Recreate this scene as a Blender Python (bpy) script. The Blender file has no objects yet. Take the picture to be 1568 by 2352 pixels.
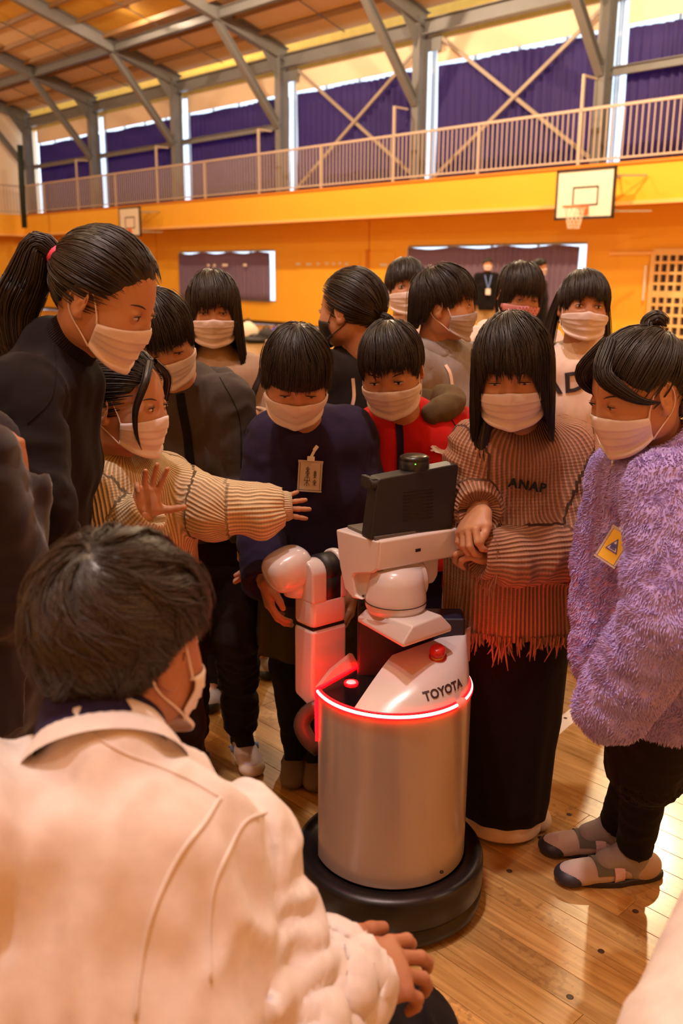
import bpy, math, random
import numpy as np
from mathutils import Vector, Matrix
from mathutils.bvhtree import BVHTree
random.seed(7); rng = np.random.default_rng(7)
C = bpy.context.scene.collection
S = bpy.context.scene
# ---------------------------------------------------------------- camera, world, lights, exposure
FPX, PITCH, ROLL, CH = 2133.05, .2506, .0075, 1.397
TH = .7622 - math.pi/2                       # the hall is turned by this angle about the camera
cam = bpy.data.objects.new('camera', bpy.data.cameras.new('camera')); C.objects.link(cam)
cam.data.sensor_fit = 'VERTICAL'; cam.data.sensor_height = 36; cam.data.lens = FPX/2352*36
cam.data.clip_start = .05; cam.data.clip_end = 200
cam.data.dof.use_dof = True; cam.data.dof.focus_distance = 2.0; cam.data.dof.aperture_fstop = 4.5
cam.matrix_world = Matrix.Translation((0, 0, CH)) @ Matrix.Rotation(math.pi/2-PITCH, 4, 'X') @ Matrix.Rotation(ROLL, 4, 'Z')
S.camera = cam
w = bpy.data.worlds.new('sky'); S.world = w; w.use_nodes = True
bg = w.node_tree.nodes['Background']; bg.inputs[0].default_value = (.72, .84, 1, 1); bg.inputs[1].default_value = 3.2
S.view_settings.view_transform = 'Standard'; S.view_settings.look = 'None'
S.view_settings.gamma = 1; S.view_settings.use_curve_mapping = False
S.view_settings.exposure = -0.3
try: S.cycles.use_fast_gi = False
except Exception: pass

LX = np.array([math.cos(TH), math.sin(TH), 0]); LY = np.array([-math.sin(TH), math.cos(TH), 0]); LZ = np.array([0, 0, 1.])
def L(x, y, z): return LX*x+LY*y+LZ*z
def ray(px, py):
    u0 = px-784; v0 = py-1176; cr, sr = math.cos(ROLL), math.sin(ROLL)
    u = u0*cr-v0*sr; v = u0*sr+v0*cr; c, s = math.cos(PITCH), math.sin(PITCH)
    return np.array([u/FPX, c-v/FPX*s, -s-v/FPX*c])
CP = np.array([0, 0, CH])
def P(px, py, Y): d = ray(px, py); return CP+d*Y/d[1]
def G(px, py, z=0): d = ray(px, py); return CP+d*(z-CH)/d[2]
def onplane(px, py, o, n): d = ray(px, py); return CP+d*(np.dot(np.asarray(o)-CP, n)/np.dot(d, n))
def nrm(v): v = np.asarray(v, float); return v/(np.linalg.norm(v)+1e-12)
UP = np.array([0, 0, 1.])

def lamp_light(name, loc, power, col, size=.35, spot=None):
    ld = bpy.data.lights.new(name, 'SPOT' if spot else 'POINT'); ld.energy = power; ld.color = col
    ld.shadow_soft_size = size
    if spot: ld.spot_size = math.radians(spot); ld.spot_blend = .6
    o = bpy.data.objects.new(name, ld); o.location = loc; C.objects.link(o); return o
# high-bay lamps: (local x, local y, power, colour)
WHITE, AMBER, SODIUM = (1, .86, .84), (1, .74, .50), (1, .78, .46)
LAMPS = [(-1.2, .35, 1450, WHITE), (3.6, 4.6, 650, AMBER), (-5.2, 6.0, 500, SODIUM), (-1.0, 9.5, 600, AMBER),
         (-10.5, 11.2, 2900, AMBER), (-4.7, -.3, 600, SODIUM), (-17, 11.2, 2500, AMBER), (-17, 4.0, 900, AMBER),  # the second lamp here is added to brighten the floor at the left
         (-24, 11.2, 2300, AMBER), (-24, 4.0, 700, AMBER), (-30.5, 9.5, 800, AMBER), (-6.0, 12.4, 2600, SODIUM), (-.5, -2.2, 400, WHITE), (-29.0, 15.2, 0, AMBER)]
LAMP_Z = 7.9
LSCALE = .8

# ---------------------------------------------------------------- helpers
def tag(o, label=None, cat=None, group=None, kind=None):
    if label: o['label'] = label
    if cat: o['category'] = cat
    if group: o['group'] = group
    if kind: o['kind'] = kind
    return o
def empty(name, loc=(0, 0, 0)):
    o = bpy.data.objects.new(name, None); o.empty_display_size = .1; o.location = loc; C.objects.link(o); return o
def mkmesh(name, V, F, smooth=False):
    me = bpy.data.meshes.new(name); V = np.asarray(V, np.float32)
    if isinstance(F, np.ndarray):
        n, k = F.shape
        me.vertices.add(len(V)); me.vertices.foreach_set('co', V.ravel())
        me.loops.add(n*k); me.loops.foreach_set('vertex_index', F.astype(np.int32).ravel())
        me.polygons.add(n); me.polygons.foreach_set('loop_start', np.arange(n, dtype=np.int32)*k)
        me.polygons.foreach_set('loop_total', np.full(n, k, np.int32))
        me.update(calc_edges=True)
    else:
        me.from_pydata([tuple(map(float, v)) for v in V], [], F)
    if smooth: me.polygons.foreach_set('use_smooth', np.ones(len(me.polygons), bool))
    return me
def link(name, me, mat=None, parent=None):
    o = bpy.data.objects.new(name, me)
    if mat is not None and not me.materials: me.materials.append(mat)
    C.objects.link(o)
    if parent is not None:
        o.parent = parent
        o.location = -Vector(parent_loc(parent))
    return o
def parent_loc(p):
    v = Vector(p.location)
    if p.parent: v = v+Vector(parent_loc(p.parent))
    return v
def bevel(o, w, seg=2, ang=30):
    m = o.modifiers.new('bevel', 'BEVEL'); m.width = w; m.segments = seg; m.limit_method = 'ANGLE'; m.angle_limit = math.radians(ang)
    o.data.polygons.foreach_set('use_smooth', np.ones(len(o.data.polygons), bool))
    try:
        n = o.modifiers.new('wn', 'WEIGHTED_NORMAL'); n.keep_sharp = False
    except Exception: pass
    return o
class MB:
    def __init__(s): s.V = []; s.F = []; s.sm = []
    def add(s, V, F):
        b = len(s.V); s.V.extend([tuple(map(float, v)) for v in V]); s.F.extend([tuple(int(i)+b for i in f) for f in F]); return s
    def box(s, c, sz, ax=None):
        ax = ax if ax is not None else (np.array([1., 0, 0]), np.array([0, 1., 0]), UP)
        c = np.asarray(c, float); V = []
        for k in (-1, 1):
            for j in (-1, 1):
                for i in (-1, 1): V.append(c+ax[0]*i*sz[0]/2+ax[1]*j*sz[1]/2+ax[2]*k*sz[2]/2)
        return s.add(V, [(0, 2, 3, 1), (4, 5, 7, 6), (0, 1, 5, 4), (2, 6, 7, 3), (0, 4, 6, 2), (1, 3, 7, 5)])
    def lbox(s, x0, x1, y0, y1, z0, z1):           # box in hall coordinates
        return s.box(L((x0+x1)/2, (y0+y1)/2, (z0+z1)/2), (x1-x0, y1-y0, z1-z0), (LX, LY, LZ))
    def beam(s, a, b, wd, ht, upv=UP):
        a = np.asarray(a, float); b = np.asarray(b, float); d = nrm(b-a); sd = nrm(np.cross(d, upv)); u = np.cross(sd, d)
        return s.box((a+b)/2, (np.linalg.norm(b-a), wd, ht), (d, sd, u))
    def ibeam(s, a, b, wd, ht, upv=UP, t=.02):
        a = np.asarray(a, float); b = np.asarray(b, float); d = nrm(b-a); sd = nrm(np.cross(d, upv)); u = np.cross(sd, d); ln = np.linalg.norm(b-a); c = (a+b)/2
        s.box(c+u*(ht/2-t/2), (ln, wd, t), (d, sd, u)); s.box(c-u*(ht/2-t/2), (ln, wd, t), (d, sd, u)); return s.box(c, (ln, t, ht-2*t), (d, sd, u))
    def tube(s, pts, r, n=8, cap=True, flat=None):
        V, F = tube(pts, r, n, cap, flat); return s.add(V, F)
    def prism(s, poly, off):                        # poly: 3D points, off: extrusion vector
        n = len(poly); V = [np.asarray(p, float) for p in poly]+[np.asarray(p, float)+off for p in poly]
        F = [tuple(range(n)), tuple(range(2*n-1, n-1, -1))]+[(i, i+n, (i+1) % n+n, (i+1) % n) for i in range(n)]
        return s.add(V, F)
    def lathe(s, prof, c, n=32, ax=None, a0=0, a1=None):
        ax = ax if ax is not None else (np.array([1., 0, 0]), np.array([0, 1., 0]), UP)
        full = a1 is None; a1 = 2*math.pi if full else a1; m = n if full else n+1; V = []
        for (r, z) in prof:
            for i in range(m):
                t = a0+(a1-a0)*i/n; V.append(np.asarray(c)+ax[0]*r*math.cos(t)+ax[1]*r*math.sin(t)+ax[2]*z)
        F = []
        for j in range(len(prof)-1):
            for i in range(n):
                i2 = (i+1) % m if full else i+1
                F.append((j*m+i, j*m+i2, (j+1)*m+i2, (j+1)*m+i))
        return s.add(V, F)
    def build(s, name, mat, parent=None, smooth=False, bv=None):
        me = mkmesh(name, s.V, s.F, smooth); o = link(name, me, mat, parent)
        fixn(me)
        if bv: bevel(o, bv)
        return o
def fixn(me):
    import bmesh
    b = bmesh.new(); b.from_mesh(me); bmesh.ops.recalc_face_normals(b, faces=b.faces); b.to_mesh(me); b.free()
def tube(pts, r, n=8, cap=True, flat=None):
    pts = np.asarray(pts, float); m = len(pts); r = np.broadcast_to(np.asarray(r, float), (m,))
    T = np.gradient(pts, axis=0); T /= np.linalg.norm(T, axis=1)[:, None]+1e-12
    up = np.array([0, 0, 1.]) if abs(T[0][2]) < .9 else np.array([1., 0, 0])
    a = np.cross(T[0], up); a /= np.linalg.norm(a); V = []
    for i in range(m):
        a = a-T[i]*np.dot(a, T[i]); a /= np.linalg.norm(a)+1e-12; b = np.cross(T[i], a)
        for k in range(n):
            t = 2*math.pi*k/n; V.append(pts[i]+r[i]*(a*math.cos(t)+b*math.sin(t)*(flat or 1)))
    F = [(i*n+k, i*n+(k+1) % n, (i+1)*n+(k+1) % n, (i+1)*n+k) for i in range(m-1) for k in range(n)]
    if cap: F += [tuple(range(n-1, -1, -1)), tuple((m-1)*n+k for k in range(n))]
    return V, F
def spline(pts, n=16):
    pts = np.asarray(pts, float); m = len(pts); out = []
    q = np.vstack([2*pts[0]-pts[1], pts, 2*pts[-1]-pts[-2]])
    for i in range(m-1):
        k = max(2, n//(m-1))
        for t in np.linspace(0, 1, k, endpoint=(i == m-2)):
            a, b, c, d = q[i], q[i+1], q[i+2], q[i+3]
            out.append(.5*((2*b)+(c-a)*t+(2*a-5*b+4*c-d)*t*t+(3*b-3*c+d-a)*t**3))
    return np.array(out)
# value noise, vectorised
_T = rng.random(4096).astype(np.float32)
def vnoise(p):
    p = np.asarray(p, np.float32); i = np.floor(p).astype(np.int64); f = p-i; f = f*f*(3-2*f); r = 0
    for dx in (0, 1):
        for dy in (0, 1):
            for dz in (0, 1):
                h = ((i[:, 0]+dx)*73856093 ^ (i[:, 1]+dy)*19349663 ^ (i[:, 2]+dz)*83492791) & 4095
                wgt = (f[:, 0] if dx else 1-f[:, 0])*(f[:, 1] if dy else 1-f[:, 1])*(f[:, 2] if dz else 1-f[:, 2])
                r = r+_T[h]*wgt
    return r*2-1

# ---------------------------------------------------------------- materials
MATS = {}
def mat(name, col, rough=.6, metal=0, bump=None, coat=0, sheen=0, emit=None, var=.0, varscale=8, trans=None, spec=None, sss=0, rib=None, stretch=None, col2=None, alpha=None):
    if name in MATS: return MATS[name]
    m = bpy.data.materials.new(name); m.use_nodes = True; nt = m.node_tree; N = nt.nodes; K = nt.links
    b = N['Principled BSDF']; b.inputs['Base Color'].default_value = (*col, 1); b.inputs['Roughness'].default_value = rough; b.inputs['Metallic'].default_value = metal
    if coat: b.inputs['Coat Weight'].default_value = coat; b.inputs['Coat Roughness'].default_value = .08
    if sheen: b.inputs['Sheen Weight'].default_value = sheen; b.inputs['Sheen Roughness'].default_value = .5
    if spec is not None: b.inputs['Specular IOR Level'].default_value = spec
    if sss: b.inputs['Subsurface Weight'].default_value = sss; b.inputs['Subsurface Radius'].default_value = (.02, .006, .003); b.inputs['Subsurface Scale'].default_value = .5
    if emit: b.inputs['Emission Color'].default_value = (*emit[0], 1); b.inputs['Emission Strength'].default_value = emit[1]
    tc = N.new('ShaderNodeTexCoord'); mp = N.new('ShaderNodeMapping'); K.new(tc.outputs['Object'], mp.inputs[0])
    if stretch: mp.inputs['Scale'].default_value = stretch
    if var or col2:
        n = N.new('ShaderNodeTexNoise'); n.inputs['Scale'].default_value = varscale; n.inputs['Detail'].default_value = 4; K.new(mp.outputs[0], n.inputs[0])
        mx = N.new('ShaderNodeMix'); mx.data_type = 'RGBA'; K.new(n.outputs[0], mx.inputs[0])
        c2 = col2 if col2 else tuple(c*(1+var) for c in col); c1 = col if col2 else tuple(c*(1-var) for c in col)
        mx.inputs[6].default_value = (*c1, 1); mx.inputs[7].default_value = (*c2, 1); K.new(mx.outputs[2], b.inputs['Base Color'])
    h = None
    if bump:
        n = N.new('ShaderNodeTexNoise'); n.inputs['Scale'].default_value = bump[0]; n.inputs['Detail'].default_value = 5; K.new(mp.outputs[0], n.inputs[0])
        bp = N.new('ShaderNodeBump'); bp.inputs['Strength'].default_value = bump[1]; bp.inputs['Distance'].default_value = bump[2] if len(bump) > 2 else .002
        K.new(n.outputs[0], bp.inputs['Height']); K.new(bp.outputs[0], b.inputs['Normal']); h = bp
    if rib:      # knitted ribs following the cloth: attribute fab = (around, along, region) in metres
        at = N.new('ShaderNodeAttribute'); at.attribute_name = 'fab'; sx = N.new('ShaderNodeSeparateXYZ'); K.new(at.outputs['Vector'], sx.inputs[0])
        def mth(op, a, bv=None, c=None):
            q = N.new('ShaderNodeMath'); q.operation = op
            for i, v in enumerate((a, bv, c)):
                if v is None: continue
                if isinstance(v, (int, float)): q.inputs[i].default_value = v
                else: K.new(v, q.inputs[i])
            return q.outputs[0]
        a = mth('SINE', mth('MULTIPLY', sx.outputs[0], 2*math.pi/rib[0])); a = mth('MULTIPLY_ADD', a, .5, .5)
        st = mth('ABSOLUTE', mth('SINE', mth('MULTIPLY', sx.outputs[1], math.pi/rib[1]))); hh = mth('ADD', a, mth('MULTIPLY', st, .2))
        bp2 = N.new('ShaderNodeBump'); bp2.inputs['Strength'].default_value = 1; bp2.inputs['Distance'].default_value = rib[2]
        K.new(hh, bp2.inputs['Height'])
        if h: K.new(h.outputs[0], bp2.inputs['Normal'])
        K.new(bp2.outputs[0], b.inputs['Normal'])
        mx2 = N.new('ShaderNodeMix'); mx2.data_type = 'RGBA'; K.new(a, mx2.inputs[0]); mx2.inputs[6].default_value = (*[c*.5 for c in col], 1); mx2.inputs[7].default_value = (*col, 1)
        K.new(mx2.outputs[2], b.inputs['Base Color'])
    if trans:     # translucent cloth
        t = N.new('ShaderNodeBsdfTranslucent'); t.inputs[0].default_value = (*trans[0], 1); ms = N.new('ShaderNodeMixShader'); ms.inputs[0].default_value = trans[1]
        K.new(b.outputs[0], ms.inputs[1]); K.new(t.outputs[0], ms.inputs[2]); K.new(ms.outputs[0], N['Material Output'].inputs[0])
    if alpha:     # clear plastic or glass
        t = N.new('ShaderNodeBsdfTransparent'); t.inputs[0].default_value = (*alpha[0], 1); ms = N.new('ShaderNodeMixShader'); ms.inputs[0].default_value = alpha[1]
        K.new(b.outputs[0], ms.inputs[1]); K.new(t.outputs[0], ms.inputs[2]); K.new(ms.outputs[0], N['Material Output'].inputs[0])
    MATS[name] = m; return m
def cloth(name, col, rough=.88, sheen=.03, fine=900, **k): return mat(name, col, rough, bump=(fine, .25, .001), sheen=sheen, var=.12, varscale=60, spec=.12, **k)

def wood_floor():
    m = bpy.data.materials.new('floor_wood'); m.use_nodes = True; nt = m.node_tree; N = nt.nodes; K = nt.links; b = N['Principled BSDF']
    tc = N.new('ShaderNodeTexCoord'); oi = N.new('ShaderNodeObjectInfo'); at = N.new('ShaderNodeAttribute'); at.attribute_name = 'rnd'
    ad = N.new('ShaderNodeMath'); ad.operation = 'ADD'; K.new(oi.outputs['Random'], ad.inputs[0]); K.new(at.outputs['Fac'], ad.inputs[1])
    fr = N.new('ShaderNodeMath'); fr.operation = 'FRACT'; K.new(ad.outputs[0], fr.inputs[0])
    off = N.new('ShaderNodeVectorMath'); off.operation = 'ADD'; cb = N.new('ShaderNodeCombineXYZ'); mu = N.new('ShaderNodeMath'); mu.operation = 'MULTIPLY'; mu.inputs[1].default_value = 37
    K.new(fr.outputs[0], mu.inputs[0]); K.new(mu.outputs[0], cb.inputs[0]); K.new(mu.outputs[0], cb.inputs[1]); K.new(tc.outputs['Object'], off.inputs[0]); K.new(cb.outputs[0], off.inputs[1])
    mp = N.new('ShaderNodeMapping'); mp.inputs['Scale'].default_value = (1.6, 26, 1); K.new(off.outputs[0], mp.inputs[0])
    g = N.new('ShaderNodeTexNoise'); g.inputs['Scale'].default_value = 2.2; g.inputs['Detail'].default_value = 6; g.inputs['Distortion'].default_value = 1.2; K.new(mp.outputs[0], g.inputs[0])
    r = N.new('ShaderNodeValToRGB'); r.color_ramp.elements[0].position = .3; r.color_ramp.elements[0].color = (.40, .205, .055, 1); r.color_ramp.elements[1].position = .7; r.color_ramp.elements[1].color = (.66, .40, .145, 1)
    K.new(g.outputs[0], r.inputs[0])
    hv = N.new('ShaderNodeHueSaturation'); mr = N.new('ShaderNodeMapRange'); mr.inputs[3].default_value = .72; mr.inputs[4].default_value = 1.15; K.new(fr.outputs[0], mr.inputs[0]); K.new(mr.outputs[0], hv.inputs['Value']); K.new(r.outputs[0], hv.inputs['Color'])
    # scattered worn specks
    v = N.new('ShaderNodeTexNoise'); v.inputs['Scale'].default_value = 55; v.inputs['Detail'].default_value = 3; K.new(off.outputs[0], v.inputs[0])
    big = N.new('ShaderNodeTexNoise'); big.inputs['Scale'].default_value = 3.2; K.new(off.outputs[0], big.inputs[0])
    c1 = N.new('ShaderNodeMath'); c1.operation = 'MULTIPLY'; K.new(v.outputs[0], c1.inputs[0]); K.new(big.outputs[0], c1.inputs[1])
    mr2 = N.new('ShaderNodeMapRange'); mr2.inputs[1].default_value = .33; mr2.inputs[2].default_value = .40; mr2.inputs[3].default_value = 0; mr2.inputs[4].default_value = .45; K.new(c1.outputs[0], mr2.inputs[0])
    mx = N.new('ShaderNodeMix'); mx.data_type = 'RGBA'; K.new(mr2.outputs[0], mx.inputs[0]); K.new(hv.outputs[0], mx.inputs[6]); mx.inputs[7].default_value = (.2, .09, .03, 1)
    K.new(mx.outputs[2], b.inputs['Base Color']); b.inputs['Roughness'].default_value = .3
    b.inputs['Coat Weight'].default_value = .5; b.inputs['Coat Roughness'].default_value = .16
    bp = N.new('ShaderNodeBump'); bp.inputs['Strength'].default_value = .12; bp.inputs['Distance'].default_value = .002; K.new(g.outputs[0], bp.inputs['Height']); K.new(bp.outputs[0], b.inputs['Normal'])
    return m
M_FLOOR = wood_floor()
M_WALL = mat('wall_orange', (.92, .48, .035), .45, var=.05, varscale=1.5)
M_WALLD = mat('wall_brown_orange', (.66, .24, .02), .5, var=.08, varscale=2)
M_LIP = mat('wall_lip', (.95, .55, .18), .5)
M_CREAM = mat('wall_cream', (.86, .66, .44), .7, var=.04, varscale=2)
M_STEEL = mat('steel_paint', (.17, .165, .16), .42, var=.12, varscale=4)
M_RAIL = mat('rail_paint', (.55, .43, .34), .4)
M_DECK = mat('roof_board', (.78, .47, .07), .75, col2=(.56, .31, .035), varscale=1.2, stretch=(1, 6, 1))
M_DECKP = mat('roof_board_pale', (.74, .55, .34), .75, var=.1, varscale=2)
M_CURT = mat('curtain_purple', (.040, .022, .11), .8, trans=((.17, .10, .85), .17), bump=(60, .2))
M_CURT2 = mat('curtain_grey', (.24, .165, .21), .8, trans=((.3, .22, .5), .2), bump=(80, .2))
M_GLASS = mat('pane_glass', (.9, .95, 1), .05, alpha=((.95, .98, 1), .85))
M_BLACK = mat('black_plastic', (.010, .009, .010), .5, bump=(500, .15, .0005))
M_BLACKG = mat('black_gloss', (.006, .005, .006), .12)
M_RUBBER = mat('black_rubber', (.006, .005, .006), .38, bump=(300, .1, .0008))
M_ROBOT = mat('robot_shell', (.68, .58, .57), .24, coat=.35, bump=(900, .04, .0004))
M_ROBODY = mat('robot_body', (.52, .43, .42), .28, metal=.25, coat=.3)
M_RED = mat('red_plastic', (.55, .008, .01), .3, coat=.4)
M_YEL = mat('yellow_ring', (.8, .42, .02), .4)
M_LEDR = mat('red_led', (.9, .02, .02), .4, emit=((1, .0002, .0005), 75.0))
M_LEDBLOWN = mat('led_blown_white', (1, .7, .6), .4, emit=((1, .55, .45), 3.0))  # white painted in for the overexposed core of a red strip
M_SKIN = mat('skin', (.50, .235, .125), .5, sss=.12, bump=(350, .06, .0006), var=.06, varscale=30)
M_SKINR = mat('skin_adult', (.42, .17, .09), .5, sss=.1, bump=(300, .1, .0008), var=.08, varscale=25)
M_HAIR = mat('hair_black', (.016, .009, .008), .43, spec=.5, var=.5, varscale=90)
M_HAIR2 = mat('hair_brown_black', (.030, .016, .011), .45, spec=.5)
M_MASK = mat('mask_white', (.86, .74, .73), .75, bump=(700, .12, .0006), trans=((.9, .7, .6), .15))
M_MASKG = mat('mask_grey', (.40, .34, .36), .75, bump=(700, .12, .0006))
M_MASKB = mat('mask_black', (.012, .01, .012), .7)
M_LOOP = mat('loop_white', (.8, .65, .6), .8)
M_EYEW = mat('eye_white', (.62, .5, .44), .25)
M_EYED = mat('eye_dark', (.008, .005, .004), .15)
M_LASH = mat('lash', (.012, .007, .006), .6)
M_WHITE = mat('white_plastic', (.85, .78, .74), .4)
M_MARK = mat('floor_line', (.82, .72, .58), .45)

# ---------------------------------------------------------------- hall: shell
XL, XR, YN, YF = -34.6, 9.0, -7.0, 17.0
def deck_z(y): return 7.62+.29*(14.6-y) if y >= 5 else deck_z(5)-.29*(5-y)
def struct(o): o['kind'] = 'structure'; return o
floor = struct(MB().lbox(XL, XR, YN, YF, -.1, -.0105).build('floor', mat('floor_joint', (.20, .09, .03), .7)))
# planks
PW = .077; rows = int((YF-YN)/PW); pl = []
SIZES = [.9, 1.25, 1.8]
for r in range(int((-1.5-YN)/PW), rows):
    x = XL+rng.random()*1.2; y = YN+(r+.5)*PW
    while x < XR-.1:
        k = int(rng.integers(3)); ln = SIZES[k]
        if x+ln > XR: break
        pl.append((x+ln/2, y, k)); x += ln
def cam_px(p):
    x, y, z = p[0], p[1], p[2]-CH; c, s = math.cos(PITCH), math.sin(PITCH); Z = y*c-z*s; Yd = -(y*s+z*c)
    return (784+x/Z*FPX, 1176+Yd/Z*FPX, Z) if Z > .1 else (1e9, 1e9, Z)
near = []
for i, (x, y, k) in enumerate(pl):
    best = min(range(-2, 3), key=lambda q: abs(cam_px(L(x+q*SIZES[k]/4.2, y, 0))[0]-784)+abs(cam_px(L(x+q*SIZES[k]/4.2, y, 0))[1]-1500)*.3)
    a = cam_px(L(x+best*SIZES[k]/4.2, y, 0))
    if -150 < a[0] < 1720 and 700 < a[1] < 2600 and a[2] > .6: near.append((a[2], i))
near.sort(); nearset = set(i for _, i in near[:290])
def plank_geo(ln, wd=PW-.0007):
    a, b, h, c = ln/2-.0004, wd/2, .010, .0008
    V = [(-a, -b, -h), (a, -b, -h), (a, b, -h), (-a, b, -h), (-a, -b, -c), (a, -b, -c), (a, b, -c), (-a, b, -c), (-a+c, -b+c, 0), (a-c, -b+c, 0), (a-c, b-c, 0), (-a+c, b-c, 0)]
    F = [(0, 1, 5, 4), (1, 2, 6, 5), (2, 3, 7, 6), (3, 0, 4, 7), (4, 5, 9, 8), (5, 6, 10, 9), (6, 7, 11, 10), (7, 4, 8, 11), (8, 9, 10, 11)]
    return V, F
pm = []
for ln in SIZES:
    V, F = plank_geo(ln); me = mkmesh('plank', V, F); me.materials.append(M_FLOOR); pm.append(me)
SV = []; SF = []; SR = []
for i, (x, y, k) in enumerate(pl):
    if i in nearset:
        o = bpy.data.objects.new('plank', pm[k]); o.location = L(x, y, 0); o.rotation_euler = (0, 0, TH); C.objects.link(o); o.parent = floor
    else:
        a, b = SIZES[k]/2-.0006, PW/2-.0006; n = len(SV); q = rng.random()
        for (dx, dy) in ((-a, -b), (a, -b), (a, b), (-a, b)): SV.append((x+dx, y+dy, 0)); SR.append(q)
        for (dx, dy) in ((-a, -b), (a, -b), (a, b), (-a, b)): SV.append((x+dx, y+dy, -.010)); SR.append(q)
        SF += [(n, n+1, n+2, n+3), (n, n+4, n+5, n+1), (n+1, n+5, n+6, n+2), (n+2, n+6, n+7, n+3), (n+3, n+7, n+4, n)]
me = mkmesh('far_planks', SV, SF); at = me.attributes.new('rnd', 'FLOAT', 'POINT'); at.data.foreach_set('value', np.array(SR, np.float32))
me.materials.append(M_FLOOR); o = bpy.data.objects.new('far_planks', me); o.rotation_euler = (0, 0, TH); C.objects.link(o); o.parent = floor; o['kind'] = 'stuff'
# painted court lines
def floor_line(a, b, wd, name='court_line'):
    a = np.array([a[0], a[1], 0.]); b = np.array([b[0], b[1], 0.]); d = nrm(b-a); s = np.array([-d[1], d[0], 0])*wd/2; z = np.array([0, 0, .0006]); z0 = np.array([0, 0, .0001])
    o = MB().prism([a-s+z0, b-s+z0, b+s+z0, a+s+z0], z).build(name, M_MARK, floor); return o
a = G(1245, 1700); b = G(1390, 1575); d = nrm(b-a); floor_line(a-d*1.6, b+d*9, .05)
for (px, py) in [(1252, 1917), (1320, 1997), (1395, 2176), (1182, 1995), (1345, 1620), (1305, 1642), (522, 1622), (1317, 1863), (1325, 2282), (655, 1680), (1473, 2083)]:
    g = G(px, py); MB().lathe([(0, .0007), (.006, .0007), (.0075, .0001)], (g[0], g[1], .0002), 12).build('floor_plug', mat('plug', (.05, .02, .008), .5), floor)

# walls
def wall_with_holes(name, y0, y1, z0, z1, holes, m, x0=XL, x1=XR):
    mb = MB(); xs = sorted(set([x0, x1]+[h[0] for h in holes]+[h[1] for h in holes]))
    for a, b in zip(xs[:-1], xs[1:]):
        hs = [h for h in holes if h[0] <= a+1e-6 and h[1] >= b-1e-6]
        if not hs: mb.lbox(a, b, y0, y1, z0, z1)
        else:
            h = hs[0]; mb.lbox(a, b, y0, y1, z0, h[2]); mb.lbox(a, b, y0, y1, h[3], z1)
    return struct(mb.build(name, m))
WIN = [(-25.25, -20.55, .62, 2.05), (-15.6, -10.7, .6, 2.07)]
wall_far = wall_with_holes('wall_far', YF, YF+.2, 0, 3.42, WIN, M_WALL)
struct(MB().lbox(XL-.2, XL, YN, YF, 0, 3.4).build('wall_left', M_WALL))
struct(MB().lbox(XL-.2, XL, YN, YF+.2, 3.4, 11).build('wall_left_upper', M_CREAM))
struct(MB().lbox(XR, XR+.2, YN, YF+.2, 0, 11).build('wall_right', M_WALL))
struct(MB().lbox(XL, XR, YN-.2, YN, 0, 3.4).build('wall_near', M_WALL))
struct(MB().lbox(XL, XR, YN-.2, YN, 3.4, 7.2).build('wall_near_upper', M_CREAM))
struct(MB().lbox(XL, XR, YF-.015, YF, 0, .1).build('baseboard_far', mat('base', (.05, .028, .012), .5)))
# wall panel joints and shallow door panels on the far wall
for (x0, x1, z0, z1) in [(-19.6, -17.2, .05, 1.95), (-17.15, -16.0, .05, 1.95), (-9.95, -9.3, .05, 1.8)]:
    o = struct(MB().lbox(x0, x1, YF-.02, YF, z0, z1).build('door_1' if x0 == -19.6 else 'door_2' if x0 == -17.15 else 'door_3', M_WALL)); bevel(o, .006)
for x in (-26.5, -28.9, -31.3, -16.9, -8.0, -5.6):
    struct(MB().lbox(x, x+.03, YF-.008, YF, 0, 2.7).build('trim_1', M_WALLD))
struct(MB().lbox(-16.95, -16.85, YF-.06, YF, 1.4, 2.0).build('trim_2', M_WALLD))
def curtain(name, x0, x1, z0, z1, y, m, label, waves=.16, amp=.045, cat='curtain', group=None, seed=0, slack=0.0):
    n = int((x1-x0)/.022); r = np.random.default_rng(seed); xs = np.linspace(x0, x1, n); ph = np.cumsum(r.normal(1, .35, n))*.022/waves*2*math.pi; am = amp*(.55+.45*np.sin(xs*1.3+seed))
    zs = np.linspace(z0, z1, 7); V = []; F = []
    for s in (0, 1):
        for j, z in enumerate(zs):
            for i in range(n): V.append(L(xs[i]+.01*math.sin(z*3+i*.3), y+am[i]*math.sin(ph[i])*(1-.25*j/6)+s*.004, z-(slack*(1-math.cos(ph[i]*.12))*.5 if j == 6 else 0)))
    N1 = n*7
    for j in range(6):
        for i in range(n-1):
            a = j*n+i; F.append((a, a+1, a+n+1, a+n)); F.append((a+N1, a+n+N1, a+n+1+N1, a+1+N1))
    for i in range(n-1): F.append((i, i+N1, i+1+N1, i+1)); a = 6*n+i; F.append((a, a+1, a+1+N1, a+N1))
    o = link(name, mkmesh(name, V, F, True), m); tag(o, label, cat, group); return o
def window(n, x0, x1, z0, z1, nx):
    w_ = struct(empty('window_%d' % n, L((x0+x1)/2, YF+.1, z0)))
    fr = MB(); t = .045
    fr.lbox(x0, x1, YF+.06, YF+.12, z0, z0+t); fr.lbox(x0, x1, YF+.06, YF+.12, z1-t, z1)
    for i in range(nx+1):
        x = x0+(x1-x0)*i/nx; fr.lbox(max(x0, x-t/2), min(x1, x+t/2), YF+.06, YF+.12, z0, z1)
    fr.build('window_frame', mat('alu', (.5, .5, .5), .4, .6), w_)
    for i in range(nx):
        a = x0+(x1-x0)*i/nx; b = x0+(x1-x0)*(i+1)/nx; MB().lbox(a+t/2, b-t/2, YF+.085, YF+.091, z0+t, z1-t).build('pane', M_GLASS, w_)
window(1, *WIN[0], 4); window(2, *WIN[1], 4)
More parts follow.
